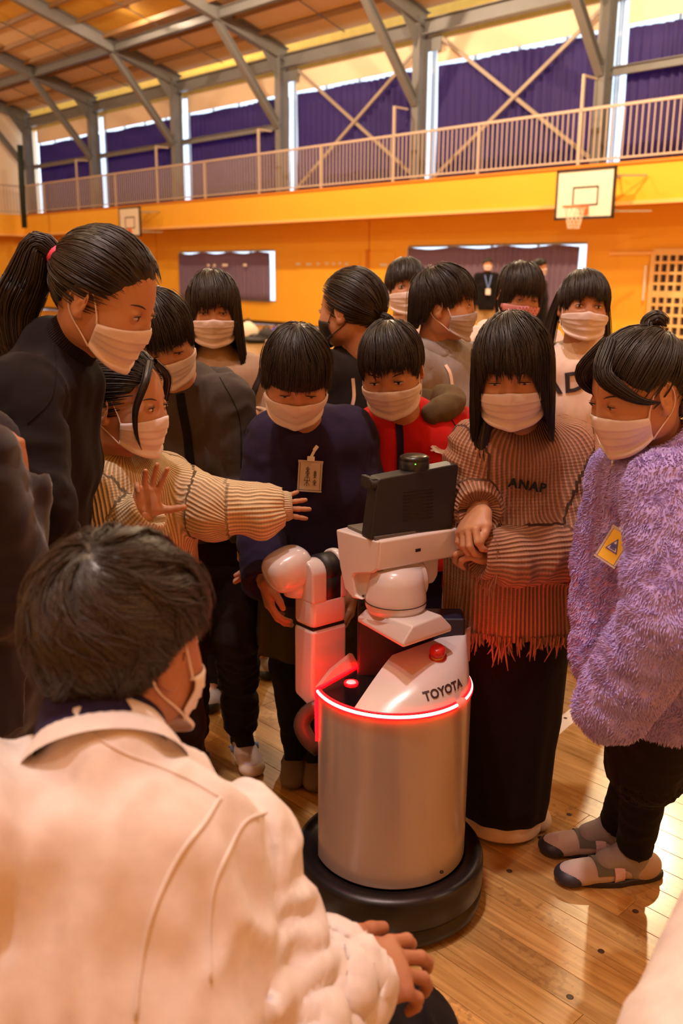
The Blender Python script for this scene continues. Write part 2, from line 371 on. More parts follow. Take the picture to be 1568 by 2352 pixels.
curtain('curtain', -25.15, -20.63, .66, 2.0, YF-.1, M_CURT2, 'grey curtain over the lower window at the left of the far wall', group='lower curtains', seed=3, slack=.05)
curtain('curtain', -15.5, -10.8, .62, 2.02, YF-.1, M_CURT2, 'grey curtain over the lower window below the right basketball backboard', group='lower curtains', seed=5, slack=.05)
# upper window strip, curtain bays between the columns
COLX = [-34.15, -29.4, -24.55, -19.75, -15.0, -10.35, -5.6, -.9, 3.8, 8.5]
wn = 3
for i, (a, b) in enumerate(zip(COLX[:-1], COLX[1:])):
    window(wn, a+.02, b-.02, 3.45, 6.45, 4); wn += 1
    cm = M_CURT
    curtain('curtain', a+.30 if i else a+.3, b-.06, 3.5, 5.87, YF-.11, cm, ['purple curtain in the upper bay next to the left end wall', 'purple curtain in the second upper bay from the left, with white gaps', 'purple curtain in the upper bay above the small backboard', 'purple curtain behind the first cross bracing', 'purple curtain behind the cross bracing left of the right backboard', 'purple curtain in the upper bay at the right edge', 'purple curtain in an upper bay out at the right', 'purple curtain in an upper bay far right', 'purple curtain by the right end wall'][i], group='upper purple curtains', waves=.21, amp=.055, seed=20+i, slack=.03)
    struct(MB().lbox(a+.28, b-.05, YF-.14, YF-.11, 5.93, 6.42).build('trim_3', M_CREAM))
struct(MB().lbox(XL, XR, YF, YF+.2, 6.45, 7.3).build('wall_far_top', M_DECK))
# gallery
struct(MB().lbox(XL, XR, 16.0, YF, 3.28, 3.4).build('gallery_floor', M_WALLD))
struct(MB().lbox(XL, XR, 15.98, 16.04, 2.70, 3.38).build('gallery_fascia', M_WALL))
struct(MB().lbox(XL, XR, 15.93, 16.06, 2.655, 2.72).build('trim_4', M_LIP))
struct(MB().lbox(XL, XR, 15.95, 16.06, 3.36, 3.41).build('trim_5', M_WALLD))
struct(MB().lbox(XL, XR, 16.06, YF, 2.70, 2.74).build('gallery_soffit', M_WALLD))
GX = XL+1.0
struct(MB().lbox(XL, GX, YN, 16.0, 2.70, 3.4).build('gallery_left', M_WALL)); struct(MB().lbox(GX-.05, GX+.05, YN, 16.0, 2.655, 2.72).build('trim_6', M_LIP))
# railing
rail = tag(empty('gallery_railing', L(-15, 16.02, 3.4)), 'grey white steel railing with close balusters along the far gallery', 'railing')
mb = MB(); mb.lbox(GX, XR, 16.0, 16.05, 4.36, 4.41); mb.build('top_rail', M_RAIL, rail)
mb = MB(); mb.lbox(GX, XR, 16.005, 16.04, 3.47, 3.505); mb.build('bottom_rail', M_RAIL, rail)
px0 = -10.4
for i in range(-8, 11):
    x = px0-i*2.395
    if GX < x < XR:
        tall = (i % 2 == 0)
        MB().lbox(x-.025, x+.025, 16.0, 16.05, 3.40, 5.0 if tall else 4.37).build('post', M_RAIL, rail)
        if tall: MB().lbox(x-.02, x+.02, 16.02, 16.45, 4.96, 5.0).build('stay', M_RAIL, rail)
bx = np.arange(-33.45, -7.9, .0885+.0295); kk = 0; rest = MB()
bme = mkmesh('baluster', MB().box((0, 0, 0), (.018, .018, .87)).V, MB().box((0, 0, 0), (.018, .018, .87)).F); bme.materials.append(M_RAIL)
for x in bx:
    if kk < 290:
        o = bpy.data.objects.new('baluster', bme); o.location = Vector(L(x, 16.022, 3.93))-rail.location; o.rotation_euler = (0, 0, TH); o.parent = rail; C.objects.link(o); kk += 1
r2 = tag(empty('side_railing', L(GX, 10, 3.4)), 'grey white steel railing on the end gallery at the left edge', 'railing')
MB().lbox(GX-.02, GX+.03, -6, 16.0, 4.36, 4.41).build('top_rail', M_RAIL, r2); MB().lbox(GX-.02, GX+.02, -6, 16.0, 3.47, 3.505).build('bottom_rail', M_RAIL, r2)
for y in np.arange(15.9, 12.3, -.118):
    o = bpy.data.objects.new('baluster', bme); o.location = Vector(L(GX, y, 3.93))-r2.location; o.rotation_euler = (0, 0, TH); o.parent = r2; C.objects.link(o)
# roof deck, purlins, frames
mb = MB(); mp2 = MB(); ys = list(np.arange(5, 17.3, .78)); bl = []
roof = struct(empty('ceiling', L(-12, 5, 8)))
def deckstrip(y0, y1, x0, x1, m, name='roof_panel'):
    a, b = L(x0, y0, deck_z(y0)), L(x1, y0, deck_z(y0)); c, d = L(x1, y1, deck_z(y1)), L(x0, y1, deck_z(y1))
    return MB().prism([a, b, c, d], np.array([0, 0, .05])).build(name, m, roof)
edges = [XL]+COLX[1:-1]+[XR]
for j in range(len(ys)-1):
    y0, y1 = ys[j], ys[j+1]
    for i in range(len(edges)-1):
        deckstrip(y0+.01, min(y1, 17.2)-.01, edges[i]+.01, edges[i+1]-.01, M_DECKP if ((j >= 12 and i < 5) or (j >= 10 and i < 2) or (j*7+i*3) % 13 == 0) else M_DECK)
    mbp = MB(); mbp.lbox(XL, XR, y0-.03, y0+.03, deck_z(y0)-.12, deck_z(y0)-.002); mbp.build('purlin', mat('purlin', (.30, .17, .07), .6), roof)
deckstrip(17.05, 17.4, XL, XR, M_DECK)
for (y0, y1) in ((-1, 4.98), (-7.2, -1.02)): deckstrip(y0, y1, XL, XR, M_DECK)
def frame(x, k):
    fr = tag(empty('roof_frame', L(x, 16.6, 3.4)), ['grey steel roof frame against the left end wall', 'blue grey steel roof frame, second from the left', 'steel roof frame whose knee brace ends above the small backboard', 'steel roof frame left of the first cross bracing', 'steel roof frame between the two cross braced bays', 'steel roof frame above the right basketball backboard', 'steel roof frame beyond the right edge', 'steel roof frame out at the right', 'steel roof frame far at the right', 'steel roof frame by the right end wall'][k], 'steel frame')
    st = M_STEEL
    MB().ibeam(L(x, 16.62, 3.4), L(x, 16.62, 6.85), .2, .3, LY, .022).build('column', st, fr)
    mb = MB(); zb = lambda y: 7.25+.29*(14.6-y)
    mb.ibeam(L(x, 16.77, zb(16.77)+.17), L(x, 4.9, zb(4.9)+.17), .2, .34, UP, .024); mb.build('rafter', st, fr)
    MB().ibeam(L(x, 5.05, zb(5)+.15), L(x, -6.9, zb(5)+.15-.29*11.9), .2, .34, UP, .024).build('rafter', st, fr)
    MB().ibeam(L(x, 16.5, 5.07), L(x, 14.6, 7.25), .16, .17, UP, .02).build('knee_brace', st, fr)
    mb = MB(); mb.prism([L(x-.008, 16.47, 6.67), L(x-.008, 15.95, 6.86), L(x-.008, 16.47, 6.2)], LX*.016); mb.build('gusset_plate', st, fr)
for k, x in enumerate(COLX): frame(x, k)
def beams(name, label, segs, m=M_STEEL, cat='steel beam'):
    r = tag(empty(name, segs[0][0]), label, cat)
    for (a, b, wd, ht) in segs: MB().ibeam(a, b, wd, ht, UP, .016).build('beam', m, r)
beams('eave_beam', 'grey steel eave beam under the roof edge', [(L(a+.12, 16.62, 6.62), L(b-.12, 16.62, 6.62), .2, .3) for a, b in zip(COLX[:-1], COLX[1:])])
beams('tie_beam', 'grey steel tie beam joining the rafters where the knee braces meet', [(L(a+.12, 14.62, 7.38), L(b-.12, 14.62, 7.38), .14, .22) for a, b in zip(COLX[:-1], COLX[1:])])
beams('tie_beam', 'grey steel tie beam joining the rafters high at the top left', [(L(a+.12, 11.3, 8.33), L(b-.12, 11.3, 8.33), .14, .2) for a, b in zip(COLX[:-1], COLX[1:])])
beams('wall_rail', 'grey horizontal steel rail behind the left gallery bays', [(L(a+.12, 16.72, 5.12), L(b-.12, 16.72, 5.12), .1, .14) for a, b in zip(COLX[:3], COLX[1:4])][:3])
beams('wall_rail', 'grey horizontal steel rail behind the gallery at the right edge', [(L(a+.12, 16.72, 5.12), L(b-.12, 16.72, 5.12), .1, .16) for a, b in zip(COLX[5:7], COLX[6:8])])
for (a, b, t) in ((-19.75, -15.0, 'first'), (-15.0, -10.35, 'second')):
    x = tag(empty('cross_bracing', L(a+2.3, 16.7, 5)), 'crossed steel braces in the %s braced bay %s' % (t, 'left of centre' if t == 'first' else 'left of the right backboard'), 'steel brace')
    for (p, q, o_) in ((L(a+.45, 16.78, 6.40), L(b-.1, 16.78, 3.5), 0), (L(b-.15, 16.74, 6.3), L(a+.35, 16.74, 3.5), 0)): MB().beam(p, q, .04, .075).build('brace', mat('brace_paint', (.36, .28, .21), .45), x)
    mb = MB(); mb.lbox(a+.12, a+.48, 16.74, 16.76, 6.15, 6.45); mb.build('gusset_plate', M_STEEL, x)
# thin sag rods under the roof
for x in (-32, -27, -22.2, -17.4):
    MB().tube([L(x, yy, deck_z(yy)-.10) for yy in (16.6, 14.6, 12.0, 9.0)], .014, 6).build('sag_rod', M_STEEL, roof)
# ducts and lights: high-bay lamps
LBL = ['over the robot', 'out at the right', 'left of the group overhead', 'behind the group at the right', 'over the middle of the hall', 'added left of the crouching man to brighten the floor', 'over the left half', 'near side of the left half', 'seen at the top left edge of the picture', 'near side far left', 'over the left end', 'behind the group', 'behind the camera', 'near the left end eave']
for i, (x, y, pw, col) in enumerate(LAMPS[:13]):
    z = LAMP_Z if y < 11.4 else 7.6
    if i == 8: g = P(268, -14, 0.1); dd = ray(268, -1); t = (8.1-CH)/dd[2]; g = CP+dd*t; x, y = float(g@LX), float(g@LY); z = 8.1
    c = L(x, y, z); r = tag(empty('hall_lamp', c), 'round high bay hall lamp '+LBL[i], 'lamp', 'high bay lamps')
    mb = MB(); mb.lathe([(.07, .42), (.1, .40), (.12, .24), (.28, .12), (.40, 0), (.39, -.012), (.27, .10), (.02, .2)], c, 24); mb.build('reflector', mat('lamp_shade', (.35, .33, .3), .4, .5), r, True)
    mb = MB(); mb.lathe([(0, -.05), (.2, -.035), (.32, -.005), (.33, .02)], c, 24); mb.build('bulb_cover', mat('lamp_glow', (1, .8, .4), .5, emit=((1, .72, .25), 6)), r, True)
    MB().tube([c+UP*.4, L(x, y, deck_z(y)+.01)], .015, 6).build('stem', M_STEEL, r)
    l = lamp_light('lamp_bulb', c-UP*.12, pw*LSCALE, col, .16); l.parent = r; l.location = (0, 0, -.12)
# basketball backboards
def hoop(x0, x1, z0, z1, y, label):
    c = L((x0+x1)/2, y, z0); r = tag(empty('basketball_hoop', c), label, 'basketball hoop')
    mw = mat('board_white', (.88, .82, .68), .45); mk = mat('board_black', (.02, .015, .015), .5)
    MB().lbox(x0+.03, x1-.03, y, y+.03, z0+.03, z1-.03).build('board', mw, r)
    e = MB()
    for q in ((x0, x1, z0, z0+.04), (x0, x1, z1-.04, z1), (x0, x0+.04, z0, z1), (x1-.04, x1, z0, z1)): e.lbox(q[0], q[1], y-.012, y+.04, q[2], q[3])
    e.build('border', mk, r)
    xm = (x0+x1)/2+.02; e = MB(); s0, s1, t0, t1 = xm-.27, xm+.27, z0+.23, z0+.57
    for q in ((s0, s1, t0, t0+.03), (s0, s1, t1-.03, t1), (s0, s0+.03, t0, t1), (s1-.03, s1, t0, t1)): e.lbox(q[0], q[1], y-.004, y+.001, q[2], q[3])
    e.build('target_square', mk, r)
    rc = L(xm, y-.32, z0+.2); a = [rc+LX*.21*math.cos(t)+LY*.21*math.sin(t) for t in np.linspace(0, 2*math.pi, 25)]
    e = MB(); e.tube(a, .013, 6, False); e.beam(L(xm-.07, y-.1, z0+.2), L(xm-.07, y, z0+.2), .03, .05); e.beam(L(xm+.07, y-.1, z0+.2), L(xm+.07, y, z0+.2), .03, .05); e.lbox(xm-.09, xm+.09, y-.02, y, z0+.08, z0+.24); e.build('rim', mat('rim_orange', (.8, .2, .06), .4), r)
    e = MB()
    for k in range(12):
        for sg in (-1, 1):
            pts = [];
            for j in range(9):
                t = j/8; rr = .205*(1-.5*t**.7); an = 2*math.pi*k/12+sg*t*1.5; pts.append(rc+LX*rr*math.cos(an)+LY*rr*math.sin(an)-UP*.38*t)
            e.tube(pts, .005, 4, False)
    e.build('net', mat('net_white', (.85, .75, .6), .7), r)
    e = MB()
    for zz in (z0+.15, z1-.15):
        e.beam(L(x0+.2, y+.04, zz), L(x0+.2, 16.0, zz), .04, .04); e.beam(L(x1-.2, y+.04, zz), L(x1-.2, 16.0, zz), .04, .04)
    e.beam(L(x1-.1, y+.06, z1-.15), L(x1+.35, 15.95, z1-.15), .03, .03); e.beam(L(x1-.1, y+.06, z0+.12), L(x1+.5, 15.95, z0+.12), .03, .03); e.beam(L(x1+.22, 15.9, z1-.2), L(x1+.22, 15.9, z0+.1), .03, .03)
    e.build('bracket', mat('bracket', (.35, .26, .16), .5), r)
hoop(-10.5, -9.27, 2.41, 3.29, 15.5, 'white basketball backboard with net on the gallery at the right')
hoop(-26.14, -24.96, 2.45, 3.3, 15.5, 'small white basketball backboard on the gallery at the left, behind a head')
# lattice door at the right, slatted vents at the left
def lattice(x0, x1, z0, z1, nx, nz, n):
    d = struct(empty('door_%d' % n, L((x0+x1)/2, YF-.03, z0))); my = mat('lattice_paint', (.86, .56, .22), .5)
    MB().lbox(x0+.02, x1-.02, YF-.02, YF-.005, z0+.02, z1-.02).build('back_panel', mat('vent_dark', (.03, .02, .045), .6), d)
    for i in range(nx+1):
        x = x0+(x1-x0)*i/nx; wd = .045 if 0 < i < nx else .09; MB().lbox(x-wd/2, x+wd/2, YF-.07, YF-.02, z0, z1).build('stile', my, d)
    for j in range(nz+1):
        z = z0+(z1-z0)*j/nz; wd = .05 if j not in (0, 5, nz) else .12; MB().lbox(x0, x1, YF-.066, YF-.022, z-wd/2, z+wd/2).build('cross_rail', my, d)
lattice(-9.2, -8.08, .1, 1.85, 7, 9, 4)
lattice(-37.0+2.9, -33.3, .62, 1.7, 5, 7, 5)
struct(MB().lbox(-10.15, -9.2, YF-.06, YF-.02, 1.8, 1.86).build('trim_7', M_LIP))
tag(MB().lbox(-9.34, -9.3, YF-.1, YF-.07, .95, 1.6).build('door_bar', M_WHITE), 'white pull bar beside the lattice door', 'door bar')
pole = tag(MB().tube([L(-31.4, 15.0, 5.5), L(-31.45, 15.0, 4.5), L(-31.5, 15.0, 2.85)], [.09, .10, .09], 10).build('rolled_net', mat('green_black', (.012, .02, .014), .7), None, True), 'dark green rolled net hanging in front of the left gallery corner', 'rolled net')
# paper notes along the far wall and on the left lower curtain
for k, (px, py, sz, yy) in enumerate([(676, 608, .20, 16.975), (700, 608, .22, 16.975), (722, 607, .12, 16.975), (741, 606, .12, 16.975), (757, 606, .10, 16.975), (772, 605, .10, 16.975), (787, 606, .14, 16.975), (835, 606, .14, 16.975), (872, 607, .24, 16.975), (470, 614, .12, 16.8), (484, 614, .12, 16.8), (508, 613, .26, 16.8), (554, 612, .16, 16.8)]):
    d_ = ray(px, py); q_ = CP+d_*(yy/float(d_@LY)); e = MB(); e.box(q_, (sz, .004, .07), (LX, LY, LZ)); o = e.build('paper_note', mat('note_paper', (.85, .78, .6), .7)); c_ = np.array(q_)
    od = ['first', 'second', 'third', 'fourth', 'fifth', 'sixth', 'seventh', 'eighth', 'ninth']
    tag(o, od[k]+' pale paper note from the left in the row on the far wall' if k < 9 else od[k-9]+' pale paper note from the left on the grey lower curtain', 'note', 'paper notes on the far wall' if k < 9 else 'paper notes on the lower curtain')
# things along the far wall
def gbag(px, py, Y, sx, sz, m, label, name='bag'):
    g = P(px, py, Y); g[2] = 0
    V = []; F = []; n = 14; k = 9
    for j in range(k):
        t = j/(k-1); r = (math.sin(math.pi*min(.98, max(.06, t*.9+.08)))**.6)
        for i in range(n):
            a = 2*math.pi*i/n; V.append(g+np.array([sx*.5*r*math.cos(a)*(1+.12*math.sin(3*a+t*4)), sx*.32*r*math.sin(a), sz*t]))
    for j in range(k-1):
        for i in range(n): F.append((j*n+i, j*n+(i+1) % n, (j+1)*n+(i+1) % n, (j+1)*n+i))
    F.append(tuple(range(n))); F.append(tuple((k-1)*n+i for i in range(n)))
    root = tag(link(name, mkmesh(name, V, F, True), m), label, 'bag'); hp = MB().tube(spline([g+np.array([-sx*.2, 0, sz*.95]), g+np.array([0, 0, sz*1.15]), g+np.array([sx*.2, 0, sz*.95])], 8), .012, 6).build('strap', M_BLACK); hp.parent = root
    return root
gbag(563, 740, 20.0, .42, .42, mat('bag_white', (.8, .75, .6), .7), 'white sack leaning on the far wall below the left window')
gbag(578, 747, 19.5, .62, .16, M_BLACK, 'flat black bag lying in front of the white sack', 'flat_bag')
gbag(605, 747, 19.8, .38, .30, mat('bag_dark', (.02, .018, .02), .7), 'black backpack on the floor between white sack and blue bag', 'backpack')
gbag(627, 745, 20.0, .32, .30, mat('bag_blue', (.03, .03, .45), .6), 'blue bag on the floor beside the black backpack')
g = P(607, 765, 15.5); g[2] = 0
bt = tag(empty('bottle', g), 'small pale bottle standing on the court in front of the bags', 'bottle'); MB().lathe([(0, 0), (.05, 0), (.055, .02), (.055, .2), (.025, .27), (.025, .3), (0, .3)], g, 14).build('body', M_WHITE, bt, True); MB().lathe([(.0, .34), (.03, .34), (.03, .3), (0, .3)], g, 12).build('cap', M_WHITE, bt)
#@@PEOPLE
# ---------------------------------------------------------------- robot
RC = np.array([.115, 1.88, 0.])
def flatten_col(m): return m
robot = tag(empty('service_robot', RC), 'white service robot with black base, glowing red rim and black tablet head', 'robot')
def robot_build():
    R = robot; c = RC
    MB().lathe([(0, .012), (.205, .012), (.213, .02), (.215, .045), (.209, .05), (.209, .056), (.215, .062), (.215, .118), (.211, .128), (.200, .132), (.175, .132), (.172, .125), (0, .125)], c, 72).build('base_skirt', M_RUBBER, R, True)
    for a in np.linspace(.4, 6.6, 4): MB().lathe([(0, 0), (.028, 0), (.03, .004), (.03, .028), (0, .03)], c+np.array([.15*math.cos(a), .15*math.sin(a), 0]), 14).build('wheel', M_BLACK, R, True)
    zt = .535; tip = G(735, 1585, zt); bk = G(832, 1530, zt)
    a_tip = math.atan2(tip[1]-c[1], tip[0]-c[0]); a_tip = a_tip if a_tip > 0 else a_tip+2*math.pi      # ~ 196 deg
    r = .171; a_end = math.radians(430)
    arc = [c+np.array([r*math.cos(t), r*math.sin(t), 0]) for t in np.linspace(math.radians(198), a_end, 64)]
    # body shell: front wall from the left tip round to the right rear
    poly = [tuple(p) for p in arc]+[tuple(c+np.array([-.055, .115, 0]))]
    MB().prism([np.array(p)+UP*.132 for p in poly], UP*(zt-.136)).build('body_shell', M_ROBODY, R, bv=.0035)
    MB().lathe([(.001, .0), (.0045, .0)], P(1026, 1998, 1.725)+np.array([0, -.002, 0]), 10, (np.array([1., 0, 0]), UP, np.array([0, -1., 0]))).build('screw_hole', M_BLACK, R)
    # lid and light ring
    MB().prism([np.array(p)*np.array([1, 1, 0])+UP*(zt-.002) for p in poly], UP*.006).build('black_lid', M_BLACKG, R)
    def ringpts(a0, a1, rr, z, n=40): return [c+np.array([rr*math.cos(t), rr*math.sin(t), z]) for t in np.linspace(math.radians(a0), math.radians(a1), n)]
    MB().tube(ringpts(198, 318, r+.0005, zt-.001), .0035, 8).build('light_ring', M_LEDBLOWN, R, True)
    MB().tube(ringpts(326, 395, r+.0005, zt-.001), .003, 8).build('light_ring', M_LEDBLOWN, R, True)
    MB().tube(ringpts(198, 395, r-.003, zt+.004, 60), .0022, 8).build('added_ring_glow', M_LEDR, R, True)  # red tubes added along the strip to throw red light on the shell
    MB().tube(ringpts(198, 395, r+.0018, zt-.006, 60), .0018, 8).build('added_ring_glow', M_LEDR, R, True)
    MB().tube(ringpts(318, 326, r+.001, zt), .008, 8).build('ring_clip', mat('clip_painted_glow', (.8, .3, .25), .3, emit=((1, .12, .08), .6)), R, True)  # the strip's red light is put into the clip's colour and glow
    t0 = arc[0]*np.array([1, 1, 0]); d0 = nrm(bk*np.array([1, 1, 0])-t0)
    e = MB(); e.beam(t0+UP*(zt+.004), t0+d0*.16+UP*(zt+.004), .007, .007); e.build('side_light_bar', M_LEDR, R)
    e = MB(); e.tube([t0+np.array([-.003, .004, zt-z]) for z in (0, .04, .08, .12)], [.004, .0045, .004, .0025], 6); e.build('side_light_bar', M_LEDR, R)
    e = MB(); pts = [t0+UP*(zt+.005), t0+d0*.07+UP*(zt+.005), t0+d0*.155+UP*(zt+.005), t0+d0*.15+UP*(zt+.030)+np.array([-.012, .01, 0]), t0+d0*.07+UP*(zt+.02)+np.array([-.01, .008, 0])]
    e.prism(pts, np.array([-.008, .006, 0])); e.build('side_fin', mat('fin_red', (.7, .25, .2), .25, coat=.4), R, bv=.002)
    pb = G(812, 1568, zt+.005)
    MB().lathe([(0, .003), (.0095, .003), (.011, .0)], pb, 20).build('power_button', mat('button_lit', (.75, .7, .75), .3, emit=((.8, .7, .75), .35)), R, True)
    MB().tube([pb+np.array([.0135*math.cos(t), .0135*math.sin(t), .001]) for t in np.linspace(0, 2*math.pi, 25)], .0016, 6, False).build('button_ring', M_LEDR, R)
    # hood
    n = 26; z0 = zt+.004; A = G(830, 1622, zt); aA = math.degrees(math.atan2(A[1]-c[1], A[0]-c[0])) % 360; aB = 378
    low = [c+np.array([(r-.004)*math.cos(t), (r-.004)*math.sin(t), z0]) for t in np.radians(np.linspace(aA, aB, n))]
    B0 = np.array([.112, 1.87, .600]); C0 = np.array([.292, 1.955, .634]); V = []; F = []; rowsn = 9
    for j in range(rowsn):
        s = j/(rowsn-1)
        for i in range(n):
            u = i/(n-1); tp = B0*(1-u)+C0*u
            ex = 1.2+1.5*min(1, u*2.2); hgt = 1-(1-s)**ex; inw = s**(1.0+.25*min(1, u*2))
            p = low[i]*(1-inw)+tp*inw; p = p.copy(); p[2] = z0+(tp[2]-z0)*hgt
            V.append(p)
    for j in range(rowsn-1):
        for i in range(n-1): a = j*n+i; F.append((a, a+1, a+n+1, a+n))
    b0 = len(V); V += [(v[0]+.006, v[1]+.03, z0) for v in V[(rowsn-1)*n:rowsn*n]]
    for i in range(n-1): a = (rowsn-1)*n+i; F.append((a, a+1, b0+i+1, b0+i))
    F.append(tuple([j*n for j in range(rowsn)]+[b0])); F.append(tuple([b0+n-1]+[j*n+n-1 for j in range(rowsn-1, -1, -1)]))
    hood = link('rear_hood', mkmesh('rear_hood', V, F, False), M_ROBOT, R); fixn(hood.data); bevel(hood, .003, 2, 40)
    # emergency stop
    hb = BVHTree.FromPolygons([v.co.copy() for v in hood.data.vertices], [tuple(p.vertices) for p in hood.data.polygons]); dd = nrm(ray(1010, 1505)); hh = hb.ray_cast(Vector(CP), Vector(dd), 5); es = np.array(hh[0]) if hh[0] is not None else P(1010, 1503, 1.868); ax = nrm([-.1, -.35, 1]); fx = nrm(np.cross([0, 1, 0], ax)); fr = (fx, np.cross(ax, fx), ax)
    bpt = es-ax*.002
    MB().lathe([(.0, 0), (.019, 0), (.019, .004), (0, .005)], bpt, 24, fr).build('stop_button_base', M_RED, R, True)
    MB().lathe([(.0145, .003), (.0145, .010), (0, .011)], bpt, 24, fr).build('stop_button_ring', M_YEL, R, True)
    MB().lathe([(.013, .009), (.0165, .011), (.0175, .016), (.0165, .024), (.012, .029), (0, .030)], bpt, 24, fr).build('stop_button', M_RED, R, True)
    # mast
    e = MB(); e.box(c+np.array([-.012, .07, .60]), (.13, .10, .20)); e.build('mast', M_BLACK, R, bv=.006)
    e = MB(); e.box(c+np.array([.10, .075, .60]), (.12, .07, .13)); e.build('mast_cover', mat('navy_black', (.012, .01, .03), .4), R, bv=.006)
    # shoulder block
    zb, zc = .664, .704
    l, f, rr_ = G(823, 1428, zb), G(930, 1487, zb), G(1042, 1447, zb); bk2 = l+rr_-f
    l2, f2, r2_ = G(842, 1398, zc), G(953, 1436, zc), G(1017, 1408, zc); bk3 = l2+r2_-f2
    lip = .012
    V = [l, f, rr_, bk2, l+UP*lip, f+UP*lip, rr_+UP*lip, bk2+UP*lip, l2, f2, r2_, bk3]
    F = [(3, 2, 1, 0), (0, 1, 5, 4), (1, 2, 6, 5), (2, 3, 7, 6), (3, 0, 4, 7), (4, 5, 9, 8), (5, 6, 10, 9), (6, 7, 11, 10), (7, 4, 8, 11), (8, 9, 10, 11)]
    e = MB(); e.add(V, F); e.build('shoulder_block', M_ROBOT, R, bv=.005)
    # neck
    nc = G(912, 1398, zc)+np.array([0, .015, 0])
    MB().lathe([(0, -.004), (.062, -.004), (.066, .008), (.0655, .03), (.060, .060), (.055, .088), (0, .092)], nc, 40).build('neck_collar', M_ROBOT, R, True)
    MB().lathe([(.0655, .016), (.0675, .0172), (.0655, .0184)], nc, 40).build('neck_seam', M_BLACK, R, True)
    # tilt joint drum, axis along the head
    zh = .866; K0, Lc, Rc = G(872, 1240, zh), G(772, 1213, zh), G(1065, 1205, zh)
    dL = nrm(Lc-K0); dR = nrm(Rc-K0); ll = np.linalg.norm(Lc-K0); lr = np.linalg.norm(Rc-K0); hc = K0+dL*ll*.5+dR*lr*.5
    dc = nc+UP*.052+np.array([.004, .022, 0])
    e = MB(); e.lathe([(0, -.052), (.044, -.052), (.047, -.047), (.047, .047), (.044, .052), (0, .052)], dc, 36, (nrm(np.cross(UP, dR)), UP, dR)); e.build('tilt_joint', M_ROBOT, R, True)
    e = MB(); e.box(dc+UP*.045, (.09, .05, .06), (dR, nrm(np.cross(UP, dR)), UP)); e.build('neck_block', M_ROBOT, R, bv=.01)
    # head housing
    dN = nrm(np.cross(UP, dR)); 
    if dN[1] > 0: dN = -dN                       # outwards, to the camera side
    pts = [onplane(x, y, K0, dN) for (x, y) in [(872, 1241), (1064, 1206), (1060, 1274), (868, 1313)]]
    depth = -dN*abs(np.dot(Lc-K0, dN))
    e = MB(); V = pts+[p+depth for p in pts]; V[6] = V[6]+UP*.02; V[7] = V[7]+UP*.02
    e.add(V, [(0, 1, 2, 3), (7, 6, 5, 4), (0, 4, 5, 1), (1, 5, 6, 2), (2, 6, 7, 3), (3, 7, 4, 0)]); e.build('head_housing', M_ROBOT, R, bv=.007)
    nl = nrm(np.cross(UP, dL)); 
    if np.dot(nl, dR) > 0: nl = -nl              # outwards to the left
    sp = [(771, 1216), (868, 1243), (866, 1308), (858, 1316), (816, 1318), (812, 1326), (818, 1366), (834, 1378), (812, 1374), (793, 1352), (781, 1300)]
    q = [onplane(x, y, K0+nl*.004, nl) for x, y in sp]
    e = MB(); e.prism(q, -nl*.035); o = e.build('side_shield', M_ROBOT, R, bv=.004)
    q = [onplane(x, y, K0-nl*.010, nl) for x, y in [(812, 1312), (862, 1306), (858, 1352), (848, 1371), (824, 1371), (814, 1340)]]
    e = MB(); e.prism(q, -nl*.03); e.build('ear_pod', M_ROBOT, R, bv=.006)
    q = [onplane(x, y, Rc-dN*.035, dN) for x, y in [(958, 1285), (1012, 1272), (1010, 1318), (1000, 1338), (974, 1344), (966, 1330)]]
    e = MB(); e.prism(q, -dN*.05); e.build('ear_pod', M_ROBOT, R, bv=.008)
    q = onplane(961, 1261, K0+dN*.0005, dN); e = MB(); e.box(q, (.013, .002, .0065), (dR, dN, UP)); e.build('camera_slot', M_BLACK, R)
    q = onplane(838, 1368, K0+nl*.001-nl*.010, nl); MB().lathe([(0, .0), (.003, .0)], q+nl*.002, 10, (dL, UP, nl)).build('screw_hole', M_BLACK, R)
    e = MB(); e.box(hc+UP*.001-dR*0, (lr-.02, ll-.02, .008), (dR, dN, UP)); e.build('head_tray', mat('tray_grey', (.12, .10, .085), .5), R)
    # tablet
    zt_ = zh; A = G(850, 1238, zt_); B = G(1040, 1209, zt_); td = nrm(B-A); tn = nrm(np.cross(td, UP)); tn = tn if tn[1] < 0 else -tn
    lean = nrm(tn+UP*.06)
    fp = [onplane(x, y, A, lean) for x, y in [(850, 1240), (1040, 1210), (1052, 1066), (1046, 1062), (872, 1098), (866, 1104)]]
    e = MB(); e.prism(fp, -tn*.040+UP*.001); e.build('tablet_housing', M_BLACK, R, bv=.005)
    e = MB(); tl = onplane(868, 1100, A, lean); e.lathe([(0, -.002), (.011, -.002), (.012, .0), (.012, .016), (0, .018)], tl-tn*.012-UP*.012-td*.014, 20, (tn, UP, td)); 
    e.box(tl-tn*.03-td*.006-UP*.012, (.012, .05, .026), (td, tn, UP)); e.build('hinge_cover', M_BLACKG if False else M_BLACK, R, bv=.003)
    e = MB()
    for i in range(9): p0 = onplane(960+i*.0, 1125+i*8, A+tn*.0006, lean); e.box(p0, (.075, .0006, .0012), (td, tn, UP))
    e.build('vent_slots', M_BLACKG, R)
    top = (fp[2]+fp[5])/2-tn*.02; dcn = G(949, 1078, top[2]+.0)
    MB().lathe([(0, 0), (.030, 0), (.032, .006), (.032, .024), (.0305, .026), (.032, .028), (.0315, .032), (.024, .036), (0, .0375)], dcn-UP*.002, 40).build('microphone_disc', mat('disc_black', (.016, .016, .015), .3), R, True)
